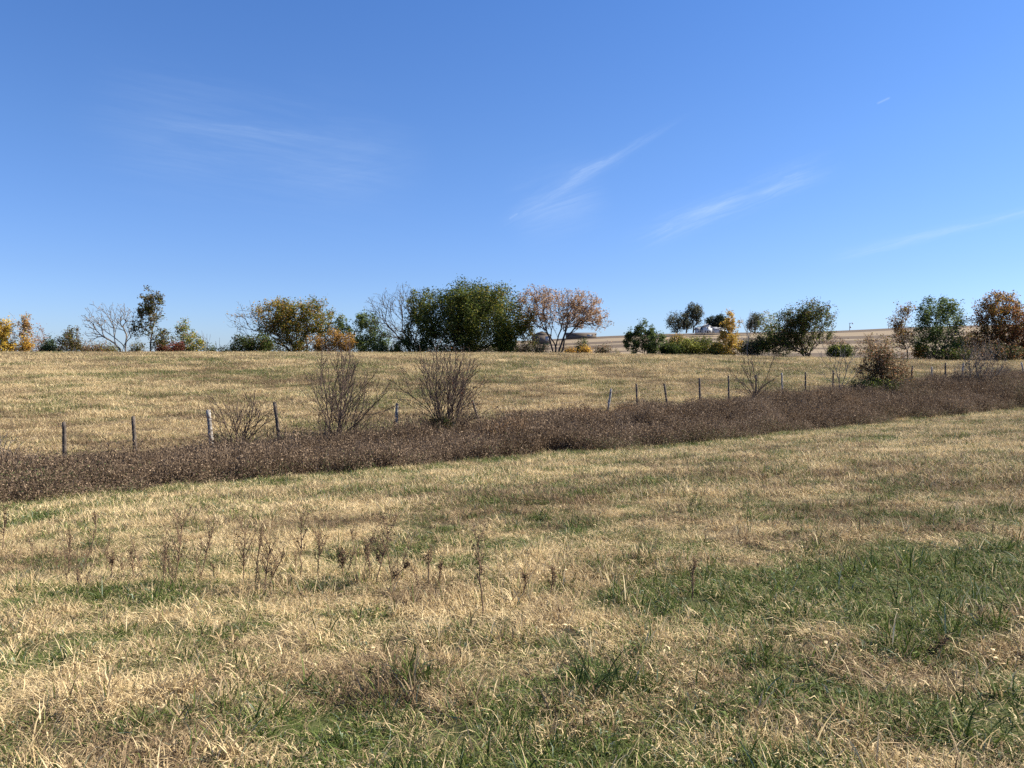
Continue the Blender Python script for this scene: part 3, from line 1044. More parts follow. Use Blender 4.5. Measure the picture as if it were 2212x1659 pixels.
def tree(name, cat, label, px, top, halfw, Y, base_px=None, lobes=((0, 0.62, 0.95, 0.38),), ntip=150, nleaf=4000, leaf=0.22,
         colors=((0.05, 0.07, 0.02),), weights=(1,), bark=None, stems=1, k=0.5, fork=0.2, r0=0.012, rtrunk=0.14, spread=0.22,
         seed=0, group=None, base_row=None, curve=0.3, jit=0.06, seg=0.45, up=0.0, shell=0.35, tubek=4, stemspread=0.0, leafmask=None, low=0.0,
         aspect=0.55, rag=0.34, base_z=None, minleaf_z=0.0):
    rs_ = np.random.RandomState(seed or (int(px * 7 + top * 13) % 100000))
    if name.startswith('bare') or name.startswith('pale'):
        curve = 0.12
    bpx = px if base_px is None else base_px
    x, gz = at(bpx, Y)
    if base_z is not None: gz = base_z
    zt = row_z(top, Y)
    H = zt - gz
    nleaf = int(nleaf * 1.45); leaf = leaf * 1.15; ntip = int(ntip * 1.35)
    HW = halfw / F * Y
    cx = (px - bpx) / F * Y
    root = empty(name, (x, Y, gz - 0.05))
    tag(root, label, cat, group)
    T = sample_lobes(rs_, lobes, ntip, shell)
    # uneven outline: boughs reach out by different amounts, a few shoots overtop the crown
    an = np.arctan2(T[:, 2] - 0.5, T[:, 0])
    bump = 1.03 - rag / 2 + rag * vnoise(an * 2.6 + 9, T[:, 1] * 2.0 + 3, int(abs(px)) + 3)
    T[:, 0] *= bump
    T[:, 2] = 0.45 + (T[:, 2] - 0.45) * bump
    lo_, hi_ = np.percentile(T[:, 0], [1, 99]); T[:, 0] = -0.97 + 1.94 * (T[:, 0] - lo_) / (hi_ - lo_)
    T[:, 2] *= 0.94 / np.percentile(T[:, 2], 98.5)
    T[:, 2] = np.clip(T[:, 2], 0.03, 1.06)
    tg = np.stack([cx + T[:, 0] * HW, T[:, 1] * HW, T[:, 2] * H], 1)
    nodes_all = []; V = []; Fc = []; off = 0
    which = rs_.randint(0, stems, ntip) if stems == 1 else np.clip(((T[:, 0] + 1) / 2 * stems + rs_.randn(ntip) * 0.5).astype(int), 0, stems - 1)
    LC = []
    for s_ in range(stems):
        sel = tg[which == s_]
        if len(sel) == 0: continue
        sx = (s_ - (stems - 1) / 2) * stemspread + (rs_.randn() * 0.06 if stems > 1 else 0)
        sy = rs_.randn() * 0.08 if stems > 1 else 0
        mean = sel.mean(0)
        hf = fork * H
        nt = max(2, int(hf / seg) + 1)
        trunk = []
        for q in range(nt + 1):
            f = q / nt
            lean = (mean[:2] - np.array([sx, sy])) * f * f * fork * 0.9
            trunk.append((sx + lean[0] + rs_.randn() * 0.02 * H * 0.3 * f, sy + lean[1], hf * f))
        A, par, dirs = grow(rs_, trunk[0], sel, trunk, k=k, seg=seg, jit=jit, curve=curve, up=up)
        r = radii(A, par, r0, rtrunk / math.sqrt(stems))
        v, f_ = tubes(A, par, r, tubek)
        V.append(v); Fc.append(f_ + off); off += len(v)
        thin = np.nonzero((r < r0 * 2.6) & (A[:, 2] > minleaf_z * H))[0]
        if len(thin) == 0:
            thin = np.arange(len(A) // 2, len(A))
        LC.append(A[thin])
    mesh_obj("trunk", np.concatenate(V), np.concatenate(Fc), 4, bark or BARK_DARK, root, smooth_sh=True)
    if nleaf > 0:
        cand = np.concatenate(LC)
        if leafmask is not None:
            q = np.stack([(cand[:, 0] - cx) / HW, cand[:, 1] / HW, cand[:, 2] / H], 1)
            w = np.clip(leafmask(q), 0, None)
            w = w / w.sum()
            pick = rs_.choice(len(cand), nleaf, p=w)
        else:
            w = fbm(cand[:, 0] + 31, cand[:, 2] + 0.6 * cand[:, 1], max(0.35, HW * 0.28), 77, 2)
            w = 0.04 + np.clip(w - 0.30, 0, 1) ** 1.5
            pick = rs_.choice(len(cand), nleaf, p=w / w.sum())
        cen = cand[pick] + rs_.randn(nleaf, 3) * spread
        cen[:, 2] = np.maximum(cen[:, 2], 0.05)
        q = np.stack([(cen[:, 0] - cx) / HW, cen[:, 1] / HW, cen[:, 2] / H], 1)
        # colour varies by bough, then by leaf
        v, l = leaves(rs_, cen, leaf, aspect)
        c = pal(rs_, q, colors, weights, nleaf)
        big = fbm(cen[:, 0] + 50 + seed, cen[:, 2] + cen[:, 1] * 0.7, 0.9, 71, 2)[:, None]
        c = c * (0.7 + 0.6 * big)
        mesh_obj("foliage", v, l, 4, LEAF, root, cols=np.repeat(c, 4, 0))
    return root


GRN = (0.10, 0.13, 0.022); DGRN = (0.042, 0.060, 0.016); OLV = (0.20, 0.18, 0.032); YEL = (0.58, 0.40, 0.07); ORG = (0.44, 0.24, 0.06)
RUST = (0.26, 0.10, 0.035); TAN = (0.42, 0.285, 0.175); PINK = (0.38, 0.25, 0.165); BRN = (0.15, 0.095, 0.05); YG = (0.26, 0.27, 0.06); RED = (0.16, 0.04, 0.03)
BLG = (0.06, 0.095, 0.05); GOLD = (0.42, 0.25, 0.04); LGRN = (0.14, 0.19, 0.06)

exec_trees = True
if exec_trees:
    # ---- left end of the tree line
    tree("yellow_tree", "tree", "bright yellow autumn tree cut off by the left edge", 0, 681, 30, 112, lobes=((0, 0.72, 0.95, 0.27), (0.1, 0.35, 0.85, 0.3)), nleaf=5200, leaf=0.20,
         colors=(YEL, GOLD, YG), weights=(6, 1.5, 1), bark=BARK_BROWN)
    tree("sparse_tree", "tree", "thin sparse tree with pinkish leaves right of the yellow tree", 38, 680, 17, 114, base_px=45, lobes=((-0.3, 0.85, 0.35, 0.14), (0.2, 0.6, 0.8, 0.2), (0, 0.35, 0.8, 0.25)), ntip=60, nleaf=420, leaf=0.2,
         colors=(TAN, PINK, LGRN), weights=(3, 2, 1), bark=BARK_GREY, rtrunk=0.06)
    tree("sparse_tree", "tree", "slim tree with an orange tinted narrow top above the small orange bush", 61, 677, 11, 113, base_px=60, lobes=((0, 0.8, 0.7, 0.2), (0.1, 0.45, 0.9, 0.3)), ntip=60, nleaf=900, leaf=0.2,
         colors=(ORG, TAN, YG), weights=(3, 3, 1), bark=BARK_GREY, rtrunk=0.06)
    tree("orange_shrub", "shrub", "small orange bush at the foot of the slim tree near the left edge", 58, 724, 11, 108, lobes=((0, 0.55, 0.8, 0.42),), ntip=50, nleaf=1300, leaf=0.16, colors=(ORG, YEL), weights=(3, 2), rtrunk=0.04, fork=0.08)
    tree("twiggy_tree", "tree", "low twiggy tree with faint reddish leaves before the dark evergreen bush", 90, 702, 17, 115, base_px=86, lobes=((0, 0.62, 0.95, 0.36),), ntip=90, nleaf=320, leaf=0.18,
         colors=(RUST, PINK), weights=(1, 1), bark=BARK_GREY, rtrunk=0.06)
    tree("evergreen_shrub", "shrub", "small blue-green bush right of the reddish twiggy tree", 107, 724, 16, 109, lobes=((0, 0.4, 0.95, 0.36), (0, 0.75, 0.45, 0.25)), ntip=90, nleaf=2200, leaf=0.16,
         colors=(BLG, DGRN), weights=(2, 2), rtrunk=0.05, fork=0.08)
    tree("brown_shrub", "shrub", "rounded dark brown-green bush standing alone left of the bare spreading tree", 156, 708, 25, 108, lobes=((0, 0.42, 0.95, 0.4), (0.05, 0.7, 0.55, 0.28)), ntip=140, nleaf=2600, leaf=0.17,
         colors=(BRN, DGRN, OLV), weights=(3, 2, 1), rtrunk=0.06, fork=0.08)
    for i, (bx, tp, hw, cc, lb) in enumerate([(196, 736, 18, (BRN, TAN, OLV), "low brown scrub just right of the rounded dark bush"), (222, 737, 16, (BRN, OLV, RUST), "low brown scrub left of the bare spreading tree trunk"),
                                              (247, 741, 14, (OLV, BRN, YG), "low olive scrub under the bare spreading tree"), (298, 734, 16, (DGRN, BRN, OLV), "low dark scrub between the bare tree and the tall dark tree"),
                                              (20, 739, 22, (BRN, RUST, DGRN), "low dark scrub below the yellow tree at the left edge"), (128, 745, 12, (BRN, DGRN), "low scrub in the gap beside the blue-green bush"),
                                              (835, 736, 26, (DGRN, OLV, BRN), "low dark brush below the large leafless tree"), (580, 735, 26, (DGRN, OLV, BRN), "low dark brush between the dark green bush and the autumn tree stems"),
                                              (640, 738, 30, (OLV, BRN, DGRN), "low olive brush around the autumn tree stems"), (940, 728, 34, (DGRN, GRN, BRN), "dark brush joining the olive tree and the huge dark tree"),
                                              (1060, 735, 36, (DGRN, GRN, OLV), "dark green brush under the right half of the huge dark tree"), (700, 743, 30, (BRN, RUST, OLV), "brown scrub at the foot of the orange bushes"),
                                              (1330, 752, 10, (BRN, OLV), "tiny brown scrub left of the spiky green bush"), (1214, 745, 22, (BRN, OLV, TAN), "low brown scrub around the pale tree trunk"), (1150, 733, 20, (DGRN, OLV, BRN), "dark brush below the leaning tree"), (1690, 742, 34, (DGRN, BRN, GRN), "dark brush under the low left boughs of the windswept tree"),
                                              (80, 746, 14, (RED, BRN), "low reddish scrub beside the small orange bush")]):
        tree("scrub", "shrub", lb, bx, tp, hw, 110 + i, lobes=((0, 0.45, 1, 0.45),), ntip=90, nleaf=1100, leaf=0.16, colors=cc, weights=(3, 2, 1)[:len(cc)], rtrunk=0.04, fork=0.05, bark=BARK_GREY, group="low scrub along the pasture crest")
    tree("bare_tree", "tree", "leafless tree with wide spreading grey limbs leaning left", 243, 647, 55, 106, base_px=268, lobes=((-0.45, 0.60, 0.55, 0.30), (0.1, 0.72, 0.6, 0.25), (0.6, 0.62, 0.4, 0.33), (-0.7, 0.42, 0.3, 0.18)), ntip=210, nleaf=260, leaf=0.14,
         colors=(BRN, TAN), weights=(1, 1), bark=BARK_GREY, stems=2, stemspread=0.7, fork=0.18, rtrunk=0.17, r0=0.02, k=0.5, up=0.08, rag=0.2)
    tree("tall_tree", "tree", "tall narrow dark tree with thinning leaves beside the leafless one", 327, 625, 42, 105, base_px=325, lobes=((0.15, 0.80, 0.55, 0.18), (-0.15, 0.62, 0.7, 0.2), (0, 0.35, 0.35, 0.2), (0.62, 0.27, 0.42, 0.16), (-0.7, 0.42, 0.35, 0.12)), ntip=210, nleaf=3600, leaf=0.2,
         colors=(BRN, DGRN, OLV), weights=(3, 3, 2), fork=0.15, rtrunk=0.18, spread=0.2)
    tree("red_shrub", "shrub", "dark red bush at the foot of the tall narrow tree", 372, 738, 28, 107, lobes=((0, 0.5, 1, 0.45),), ntip=110, nleaf=2800, leaf=0.17, colors=(RED, BRN, RUST), weights=(4, 2, 1), rtrunk=0.05, fork=0.05)
    tree("sparse_tree", "tree", "sparse yellow-green young tree right of the dark red bush", 400, 687, 22, 109, base_px=405, lobes=((0.1, 0.82, 0.45, 0.16), (-0.5, 0.62, 0.35, 0.2), (0.3, 0.4, 0.7, 0.3)), ntip=70, nleaf=1150, leaf=0.2,
         colors=(YG, LGRN, TAN), weights=(3, 2, 2), bark=BARK_GREY, rtrunk=0.07)
    tree("yellow_shrub", "shrub", "yellow-green bush right of the sparse young tree", 425, 722, 18, 108, lobes=((0, 0.45, 0.9, 0.42),), ntip=60, nleaf=1300, leaf=0.18, colors=(YG, YEL, GRN), weights=(4, 2, 2), rtrunk=0.05, fork=0.06)
    fan_shrub("bare_sapling", "sapling", "thin leafless sapling between two yellow-green bushes on the crest", 448, 714, 11, 107, 448, 3, r0=0.016, rmax=0.035, seg=0.3, tilt=25, bark=BARK_GREY, trunk=0.8, dens=0.6, group="bare saplings on the left of the crest")
    fan_shrub("bare_sapling", "sapling", "forked leafless sapling left of the dark green bush", 478, 729, 13, 107, 474, 3, r0=0.016, rmax=0.045, seg=0.3, tilt=40, bark=BARK_GREY, trunk=0.6, dens=0.6, group="bare saplings on the left of the crest")
    tree("yellow_shrub", "shrub", "tiny pale yellow-green bush under the thin sapling", 458, 743, 10, 109, lobes=((0, 0.5, 0.9, 0.42),), ntip=40, nleaf=620, leaf=0.15, colors=(YG, LGRN), weights=(2, 2), rtrunk=0.03, fork=0.06)
    tree("yellow_shrub", "shrub", "tiny pale bush beside the forked sapling", 490, 748, 14, 110, lobes=((0, 0.5, 0.95, 0.42),), ntip=40, nleaf=600, leaf=0.15, colors=(LGRN, YG, BRN), weights=(2, 2, 1), rtrunk=0.03, fork=0.06)
    # ---- centre group
    tree("dark_shrub", "shrub", "dense dark green bush at the left foot of the orange tree", 545, 722, 40, 104, lobes=((-0.45, 0.45, 0.5, 0.45), (0.3, 0.45, 0.7, 0.42)), ntip=200, nleaf=6500, leaf=0.17, colors=(DGRN, GRN, BRN), weights=(5, 2, 1), rtrunk=0.07, fork=0.04)
    tree("autumn_tree", "tree", "wide multi-stemmed tree turning orange and olive, bare on its left", 620, 638, 112, 110, base_px=648,
         lobes=((-0.65, 0.62, 0.38, 0.3), (-0.3, 0.72, 0.42, 0.26), (0.1, 0.72, 0.42, 0.25), (0.5, 0.74, 0.35, 0.25), (0.72, 0.5, 0.3, 0.28), (0, 0.5, 0.6, 0.2), (0.1, 0.25, 0.4, 0.12)),
         rag=0.18, ntip=700, nleaf=15000, leaf=0.2, stems=4, stemspread=0.45, fork=0.12, rtrunk=0.34, r0=0.013, k=0.5, spread=0.24,
         colors=(GOLD, RUST, OLV, GRN, PINK), weights=(2.2, 0.6, 4.5, lambda q: 1 + 5 * np.clip(q[:, 0], 0, 1), lambda q: 5 * np.clip(-q[:, 0] - 0.1, 0, 1)),
         leafmask=lambda q: 0.07 + smooth((q[:, 0] + 0.62) / 0.35) * (1.25 - 0.8 * smooth((q[:, 2] - 0.8) / 0.15)))
    for bx, tp, hw, lb in [(688, 719, 22, "orange bush beneath the right side of the wide autumn tree"), (722, 710, 14, "taller narrow orange bush between two wider orange bushes"), (750, 717, 19, "orange bush in front of the mid-green tree")]:
        tree("orange_shrub", "shrub", lb, bx, tp, hw, 105, lobes=((0, 0.55, 0.95, 0.42),), ntip=90, nleaf=1500, leaf=0.17, colors=(ORG, GOLD, BRN), weights=(4, 3, 3), rtrunk=0.05, fork=0.1, bark=BARK_BROWN, group="orange bushes under the autumn tree")
    tree("green_tree", "tree", "loose mid-green tree left of the big leafless branches", 787, 672, 56, 113, base_px=786, lobes=((-0.6, 0.66, 0.4, 0.2), (0.15, 0.76, 0.5, 0.23), (0.55, 0.45, 0.42, 0.25), (-0.15, 0.35, 0.6, 0.2)), ntip=260, nleaf=6200, leaf=0.2,
         colors=(GRN, LGRN, BLG), weights=(3, 2, 2), rtrunk=0.16)
    tree("scrub", "shrub", "low green undergrowth left of the huge dark tree", 815, 740, 40, 107, lobes=((0, 0.5, 1, 0.42),), ntip=120, nleaf=2400, leaf=0.16, colors=(GRN, DGRN, YG), weights=(3, 2, 1), rtrunk=0.04, fork=0.05)
    tree("bare_tree", "tree", "large leafless tree fanning up and left against the huge dark tree", 865, 611, 76, 110, base_px=898, lobes=((-0.5, 0.68, 0.45, 0.2), (0.1, 0.8, 0.55, 0.2), (0.55, 0.75, 0.45, 0.24), (-0.65, 0.5, 0.3, 0.15), (-0.2, 0.4, 0.5, 0.15)), ntip=600, nleaf=500, leaf=0.16,
         colors=(BRN, OLV), weights=(1, 2), stems=3, stemspread=0.4, fork=0.1, rtrunk=0.26, r0=0.014, k=0.5, bark=BARK_DARK, up=0.05)
    tree("olive_tree", "tree", "dark olive tree merged with the left side of the huge dark tree", 902, 634, 46, 108, base_px=908, lobes=((0.15, 0.72, 0.65, 0.25), (0.1, 0.4, 0.9, 0.32), (-0.2, 0.2, 0.9, 0.18)), ntip=340, nleaf=7500, leaf=0.2, colors=(DGRN, OLV, GRN), weights=(4, 2, 2), rtrunk=0.2)
    tree("huge_tree", "tree", "huge dense dark green tree, the largest crown of the tree line", 1030, 607, 114, 107, base_px=1005,
         lobes=((0.05, 0.56, 0.92, 0.42), (0.02, 0.75, 0.5, 0.24), (0, 0.3, 0.72, 0.26), (-0.25, 0.12, 0.6, 0.12)), rag=0.14,
         ntip=1000, nleaf=44000, leaf=0.21, stems=4, stemspread=0.6, fork=0.1, rtrunk=0.42, r0=0.012, spread=0.34,
         colors=(DGRN, GRN, OLV, GOLD), weights=(5, 4, lambda q: 1.5 + 3.5 * np.clip(q[:, 0] + q[:, 2] - 0.6, 0, 2), lambda q: 1.2 * np.clip(q[:, 0] + q[:, 2] - 0.9, 0, 2)))  # extra olive and gold toward upper right paint the sunlit side into leaf colour
    tree("yellow_shrub", "shrub", "green-yellow bush at the lower right of the huge dark tree", 1095, 722, 20, 105, lobes=((0, 0.5, 0.9, 0.45),), ntip=90, nleaf=2200, leaf=0.17, colors=(GRN, YG, OLV), weights=(3, 2, 2), rtrunk=0.05, fork=0.06)
    tree("leaning_tree", "tree", "thin dark tree leaning left between the huge dark tree and the pale pink one", 1138, 672, 24, 106, base_px=1162, lobes=((-0.5, 0.8, 0.4, 0.18), (0.1, 0.45, 0.7, 0.3)), ntip=90, nleaf=1200, leaf=0.18,
         colors=(OLV, YG, BRN), weights=(3, 2, 2), rtrunk=0.12, fork=0.25)
    tree("pale_tree", "tree", "broad pale pinkish tan tree with airy crown and dark fanning limbs", 1216, 613, 96, 104, base_px=1204,
         lobes=((-0.55, 0.78, 0.42, 0.19), (-0.1, 0.84, 0.5, 0.155), (0.35, 0.76, 0.45, 0.2), (0.7, 0.52, 0.33, 0.16), (0.1, 0.6, 0.7, 0.2), (-0.6, 0.55, 0.3, 0.15)),
         rag=0.15, ntip=700, nleaf=9500, leaf=0.17, stems=4, stemspread=0.28, fork=0.13, rtrunk=0.3, r0=0.014, k=0.5, bark=BARK_DARK,
         colors=(TAN, PINK, RUST), weights=(5, 4, 0.5), spread=0.16, minleaf_z=0.35, shell=0.5, up=0.04)
    for bx, tp, hw, cc, Y, lb in [(1170, 738, 17, (BLG, BRN, TAN), 106, "grey-green bush left of the pale tree trunk"), (1128, 745, 18, (BRN, DGRN), 107, "low brown scrub left of the grey-green bush"),
                                  (1255, 730, 12, (DGRN, GRN, BRN), 106, "narrow dark bush right of the pale tree trunk"), (1265, 747, 11, (ORG, YEL), 104, "small bright orange bush under the pale tree"),
                                  (1232, 753, 12, (GOLD, ORG, BRN), 105, "tiny golden bush at the pale tree's right foot"),
                                  (1302, 744, 18, (BRN, DGRN, TAN), 106, "twiggy grey-brown bush in front of the ploughed strips")]:
        tree("small_shrub", "shrub", lb, bx, tp, hw, Y, lobes=((0, 0.5, 0.95, 0.45),), ntip=90, nleaf=900, leaf=0.15, colors=cc, weights=(3, 2, 1)[:len(cc)], rtrunk=0.04, fork=0.07, bark=BARK_GREY)
    # ---- right of centre
    tree("conical_shrub", "shrub", "green bush with spiky upright shoots beside the open ploughed view", 1393, 693, 43, 100, lobes=((-0.15, 0.72, 0.28, 0.28), (0.25, 0.62, 0.3, 0.24), (-0.45, 0.42, 0.5, 0.35), (0.4, 0.35, 0.55, 0.33)), ntip=320, nleaf=8500, leaf=0.16,
         colors=(GRN, LGRN, BLG, DGRN), weights=(3, 2, 2, 2), rtrunk=0.08, fork=0.04, spread=0.14, k=0.5, up=0.15)
    for bx, tp, hw, cc, Y, lb in [(1460, 722, 22, (OLV, ORG, DGRN), 103, "bush with an orange top right of the spiky green bush"), (1486, 731, 22, (YG, GRN, OLV), 101, "yellow-green bush in the low hedge below the farm"),
                                  (1450, 744, 20, (DGRN, GRN), 100, "low dark green bush under the orange-topped bush"), (1518, 728, 26, (DGRN, GRN, OLV), 102, "dark green bush in the low hedge right below the farmhouse"),
                                  (1548, 742, 16, (OLV, YG, GOLD), 100, "olive bush at the left foot of the yellow tree")]:
        tree("hedge_shrub", "shrub", lb, bx, tp, hw, Y, lobes=((0, 0.5, 0.95, 0.46),), ntip=140, nleaf=3000, leaf=0.16, colors=cc, weights=(3, 2, 2)[:len(cc)], rtrunk=0.05, fork=0.05)
    tree("yellow_tree", "tree", "slender golden yellow tree with a pointed sparse top", 1574, 673, 27, 99, lobes=((0, 0.85, 0.3, 0.15), (0, 0.6, 0.6, 0.22), (0, 0.28, 0.95, 0.3), (0.6, 0.7, 0.2, 0.12)), ntip=180, nleaf=4000, leaf=0.17,
         colors=(YEL, GOLD, OLV, TAN), weights=(4, 4, lambda q: 3 * (1 - q[:, 2]), 1), rtrunk=0.08, fork=0.1, spread=0.15)
    fan_shrub("bare_sapling", "sapling", "whitish leafless sapling right of the slender yellow tree", 1612, 668, 14, 98, 1614, 5, r0=0.014, rmax=0.05, seg=0.3, tilt=24, bark=BARK_PALE, trunk=1.0, dens=0.7)
    tree("grey_shrub", "shrub", "greyish bush between the yellow tree and the windswept tree", 1622, 734, 26, 99, lobes=((0, 0.5, 0.95, 0.45),), ntip=160, nleaf=2600, leaf=0.15, colors=(BLG, DGRN, BRN), weights=(3, 2, 1), rtrunk=0.05, fork=0.06, bark=BARK_PALE)
    tree("pale_green_tree", "tree", "thin pale green tree behind the left of the windswept tree", 1660, 668, 22, 112, lobes=((0, 0.72, 0.8, 0.26), (0, 0.4, 0.6, 0.2)), ntip=80, nleaf=900, leaf=0.19, colors=(LGRN, YG, TAN), weights=(3, 2, 1), bark=BARK_PALE, rtrunk=0.08)
    tree("windswept_tree", "tree", "big dark tree with feathery windswept shoots at upper right", 1712, 650, 86, 98, base_px=1742,
         lobes=((0.35, 0.74, 0.48, 0.26), (0.1, 0.7, 0.4, 0.22), (-0.15, 0.62, 0.42, 0.24), (-0.6, 0.42, 0.42, 0.24), (-0.75, 0.28, 0.3, 0.16), (0.65, 0.5, 0.32, 0.25), (0, 0.35, 0.6, 0.22), (-0.5, 0.2, 0.5, 0.16)), rag=0.2,
         ntip=620, nleaf=14500, leaf=0.17, stems=3, stemspread=0.2, fork=0.08, rtrunk=0.32, r0=0.013, k=0.5, spread=0.2, colors=(DGRN, GRN, BRN, OLV), weights=(4, 3, 2, 1), up=0.05)
    tree("twiggy_shrub", "shrub", "brown twiggy bush right of the windswept tree", 1805, 722, 26, 103, lobes=((0, 0.6, 0.95, 0.38),), ntip=160, nleaf=420, leaf=0.15, colors=(BRN, PINK), weights=(2, 1), bark=BARK_BROWN, rtrunk=0.05, fork=0.08)
    tree("dark_shrub", "shrub", "low dark green bush behind the forked bare tree at the right", 1814, 745, 24, 98, lobes=((0, 0.48, 0.95, 0.45),), ntip=150, nleaf=3600, leaf=0.16, colors=(DGRN, GRN, YG), weights=(4, 2, 1), rtrunk=0.05, fork=0.05)
    tree("twiggy_shrub", "shrub", "pale brown scrub behind the round brown-leaved bush", 1880, 722, 40, 104, lobes=((0, 0.55, 0.95, 0.42),), ntip=160, nleaf=1700, leaf=0.15, colors=(BRN, TAN, OLV), weights=(3, 2, 1), bark=BARK_BROWN, rtrunk=0.05, fork=0.08)
    tree("slender_tree", "tree", "slender thin-leaved tree left of the loose green tree", 1947, 651, 25, 96, base_px=1960, lobes=((0.1, 0.82, 0.5, 0.17), (-0.1, 0.62, 0.55, 0.14), (-0.6, 0.66, 0.3, 0.06), (0, 0.38, 0.8, 0.18)), ntip=130, nleaf=2100, leaf=0.16,
         colors=(BRN, OLV, RUST, GOLD), weights=(4, 2, 2, 1), rtrunk=0.12, fork=0.2)
    tree("green_tree", "tree", "loose round green tree, the greenest one at the right end", 2028, 640, 54, 95, base_px=2034, lobes=((-0.45, 0.72, 0.42, 0.2), (0.15, 0.8, 0.55, 0.19), (0.55, 0.62, 0.38, 0.2), (0, 0.5, 0.8, 0.22), (0.1, 0.28, 0.85, 0.18)), ntip=420, nleaf=9500, leaf=0.17,
         colors=(GRN, LGRN, BLG, YG), weights=(4, 3, 2, lambda q: 3 * np.clip(q[:, 0], 0, 1)), rtrunk=0.2, spread=0.22)
    tree("orange_shrub", "shrub", "orange bush between the slender tree and the loose green tree", 1985, 742, 15, 97, lobes=((0, 0.5, 0.9, 0.45),), ntip=80, nleaf=1200, leaf=0.15, colors=(ORG, GOLD, BRN), weights=(3, 2, 2), rtrunk=0.04, fork=0.07)
    tree("brown_shrub", "shrub", "brown scrub filling the gap right of the loose green tree", 2090, 716, 36, 99, lobes=((0, 0.55, 0.95, 0.42),), ntip=220, nleaf=3400, leaf=0.16, colors=(BRN, TAN, OLV), weights=(4, 2, 2), bark=BARK_BROWN, rtrunk=0.06, fork=0.06)
    tree("autumn_tree", "tree", "round orange-brown tree near the right edge", 2153, 630, 54, 96, base_px=2166, lobes=((-0.3, 0.78, 0.5, 0.21), (0.3, 0.76, 0.55, 0.23), (0, 0.5, 0.8, 0.25), (-0.6, 0.58, 0.3, 0.15), (0.1, 0.25, 0.7, 0.2)), ntip=420, nleaf=10500, leaf=0.17,
         colors=(GOLD, RUST, BRN, DGRN), weights=(lambda q: 3 * q[:, 2] + 0.6, 3, 3, 2), rtrunk=0.22, spread=0.22)
    tree("rust_tree", "tree", "rust red tree cut off by the right edge", 2212, 664, 42, 94, base_px=2215, lobes=((0, 0.72, 0.8, 0.27), (0, 0.35, 0.95, 0.33)), ntip=300, nleaf=8500, leaf=0.17, colors=(RUST, (0.27, 0.12, 0.055), BRN, OLV), weights=(3, 3, 3, 1), rtrunk=0.18, spread=0.2)
    tree("dark_shrub", "shrub", "dark undergrowth at the foot of the trees at the right end", 2150, 745, 45, 92, lobes=((0, 0.5, 0.95, 0.45),), ntip=150, nleaf=3200, leaf=0.16, colors=(DGRN, BRN, RUST), weights=(4, 3, 1), rtrunk=0.05, fork=0.05)
    tree("dark_shrub", "shrub", "dark undergrowth at the foot of the loose green tree", 2040, 752, 50, 94, lobes=((0, 0.5, 0.95, 0.45),), ntip=150, nleaf=2600, leaf=0.16, colors=(DGRN, GRN, BRN), weights=(4, 2, 2), rtrunk=0.05, fork=0.05)

    # ---- far farmstead trees
    FARM = dict(bark=BARK_DARK, r0=0.10, leaf=0.8, spread=1.0, seg=2.2, rtrunk=0.6, fork=0.12)
    FC = dict(colors=((0.07, 0.08, 0.045), (0.11, 0.105, 0.06), (0.08, 0.07, 0.045)), weights=(3, 2, 1))
    tree("farm_tree", "tree", "lower round tree at the left of the far farmstead clump", 1462, 673, 24, 640, base_px=1462, lobes=((0, 0.5, 0.95, 0.46),), ntip=150, nleaf=2600, base_z=18.9, **FARM, **FC)
    tree("farm_tree", "tree", "tall airy tree in the middle of the far farmstead clump", 1491, 655, 19, 645, base_px=1482, lobes=((0, 0.7, 0.8, 0.28), (-0.4, 0.4, 0.7, 0.3)), ntip=170, nleaf=2500, base_z=18.9, **FARM, **FC)
    tree("farm_tree", "tree", "tall tree at the right of the far farmstead clump", 1503, 659, 12, 640, base_px=1497, lobes=((0.1, 0.75, 0.9, 0.25), (0.1, 0.45, 0.7, 0.2)), ntip=120, nleaf=1300, base_z=18.9, **FARM, **FC)
    tree("farm_tree", "tree", "dense round dark tree behind the white farmhouse", 1547, 682, 21, 660, lobes=((0, 0.55, 1.0, 0.45),), ntip=200, nleaf=5000, base_z=19.3, bark=BARK_DARK, r0=0.1, leaf=0.9, spread=1.0, seg=2.2, rtrunk=0.7, colors=((0.022, 0.034, 0.02), (0.035, 0.045, 0.025)), weights=(2, 1))
    tree("farm_tree", "tree", "grey-green far tree right of the farmhouse, beside the pale green tree", 1630, 676, 20, 640, lobes=((-0.3, 0.5, 0.7, 0.42), (0.4, 0.68, 0.5, 0.28)), ntip=150, nleaf=2200, base_z=18.9, **FARM, **FC)
    tree("farm_tree", "tree", "tiny low far tree left of the farmhouse", 1516, 706, 9, 670, lobes=((0, 0.6, 0.95, 0.4),), ntip=60, nleaf=500, base_z=19.0, **FARM, **FC)

    # ---- shrubs standing along the fence
    fan_shrub("bare_shrub", "shrub", "leafless multi-stemmed shrub between the third and fourth posts from the left", 524, 838, 70, 25.6, 510, 16, r0=0.0062, rmax=0.028, tilt=62, dens=0.8, seed=11, group="leafless shrubs along the fence")
    fan_shrub("bare_shrub", "shrub", "tall leafless shrub with fanning stems in the left centre of the fence", 736, 734, 84, 27.6, 728, 20, r0=0.0055, rmax=0.034, tilt=60, dens=0.95, seed=12, group="leafless shrubs along the fence")
    fan_shrub("bare_shrub", "shrub", "tall dense leafless shrub with a dark tangle at its base and a few withered leaves", 968, 737, 82, 30.2, 962, 28, r0=0.0055, rmax=0.034, tilt=62, dens=1.0, nleaf=420, leaf=0.05, colors=(BRN, RUST), seed=13, group="leafless shrubs along the fence")
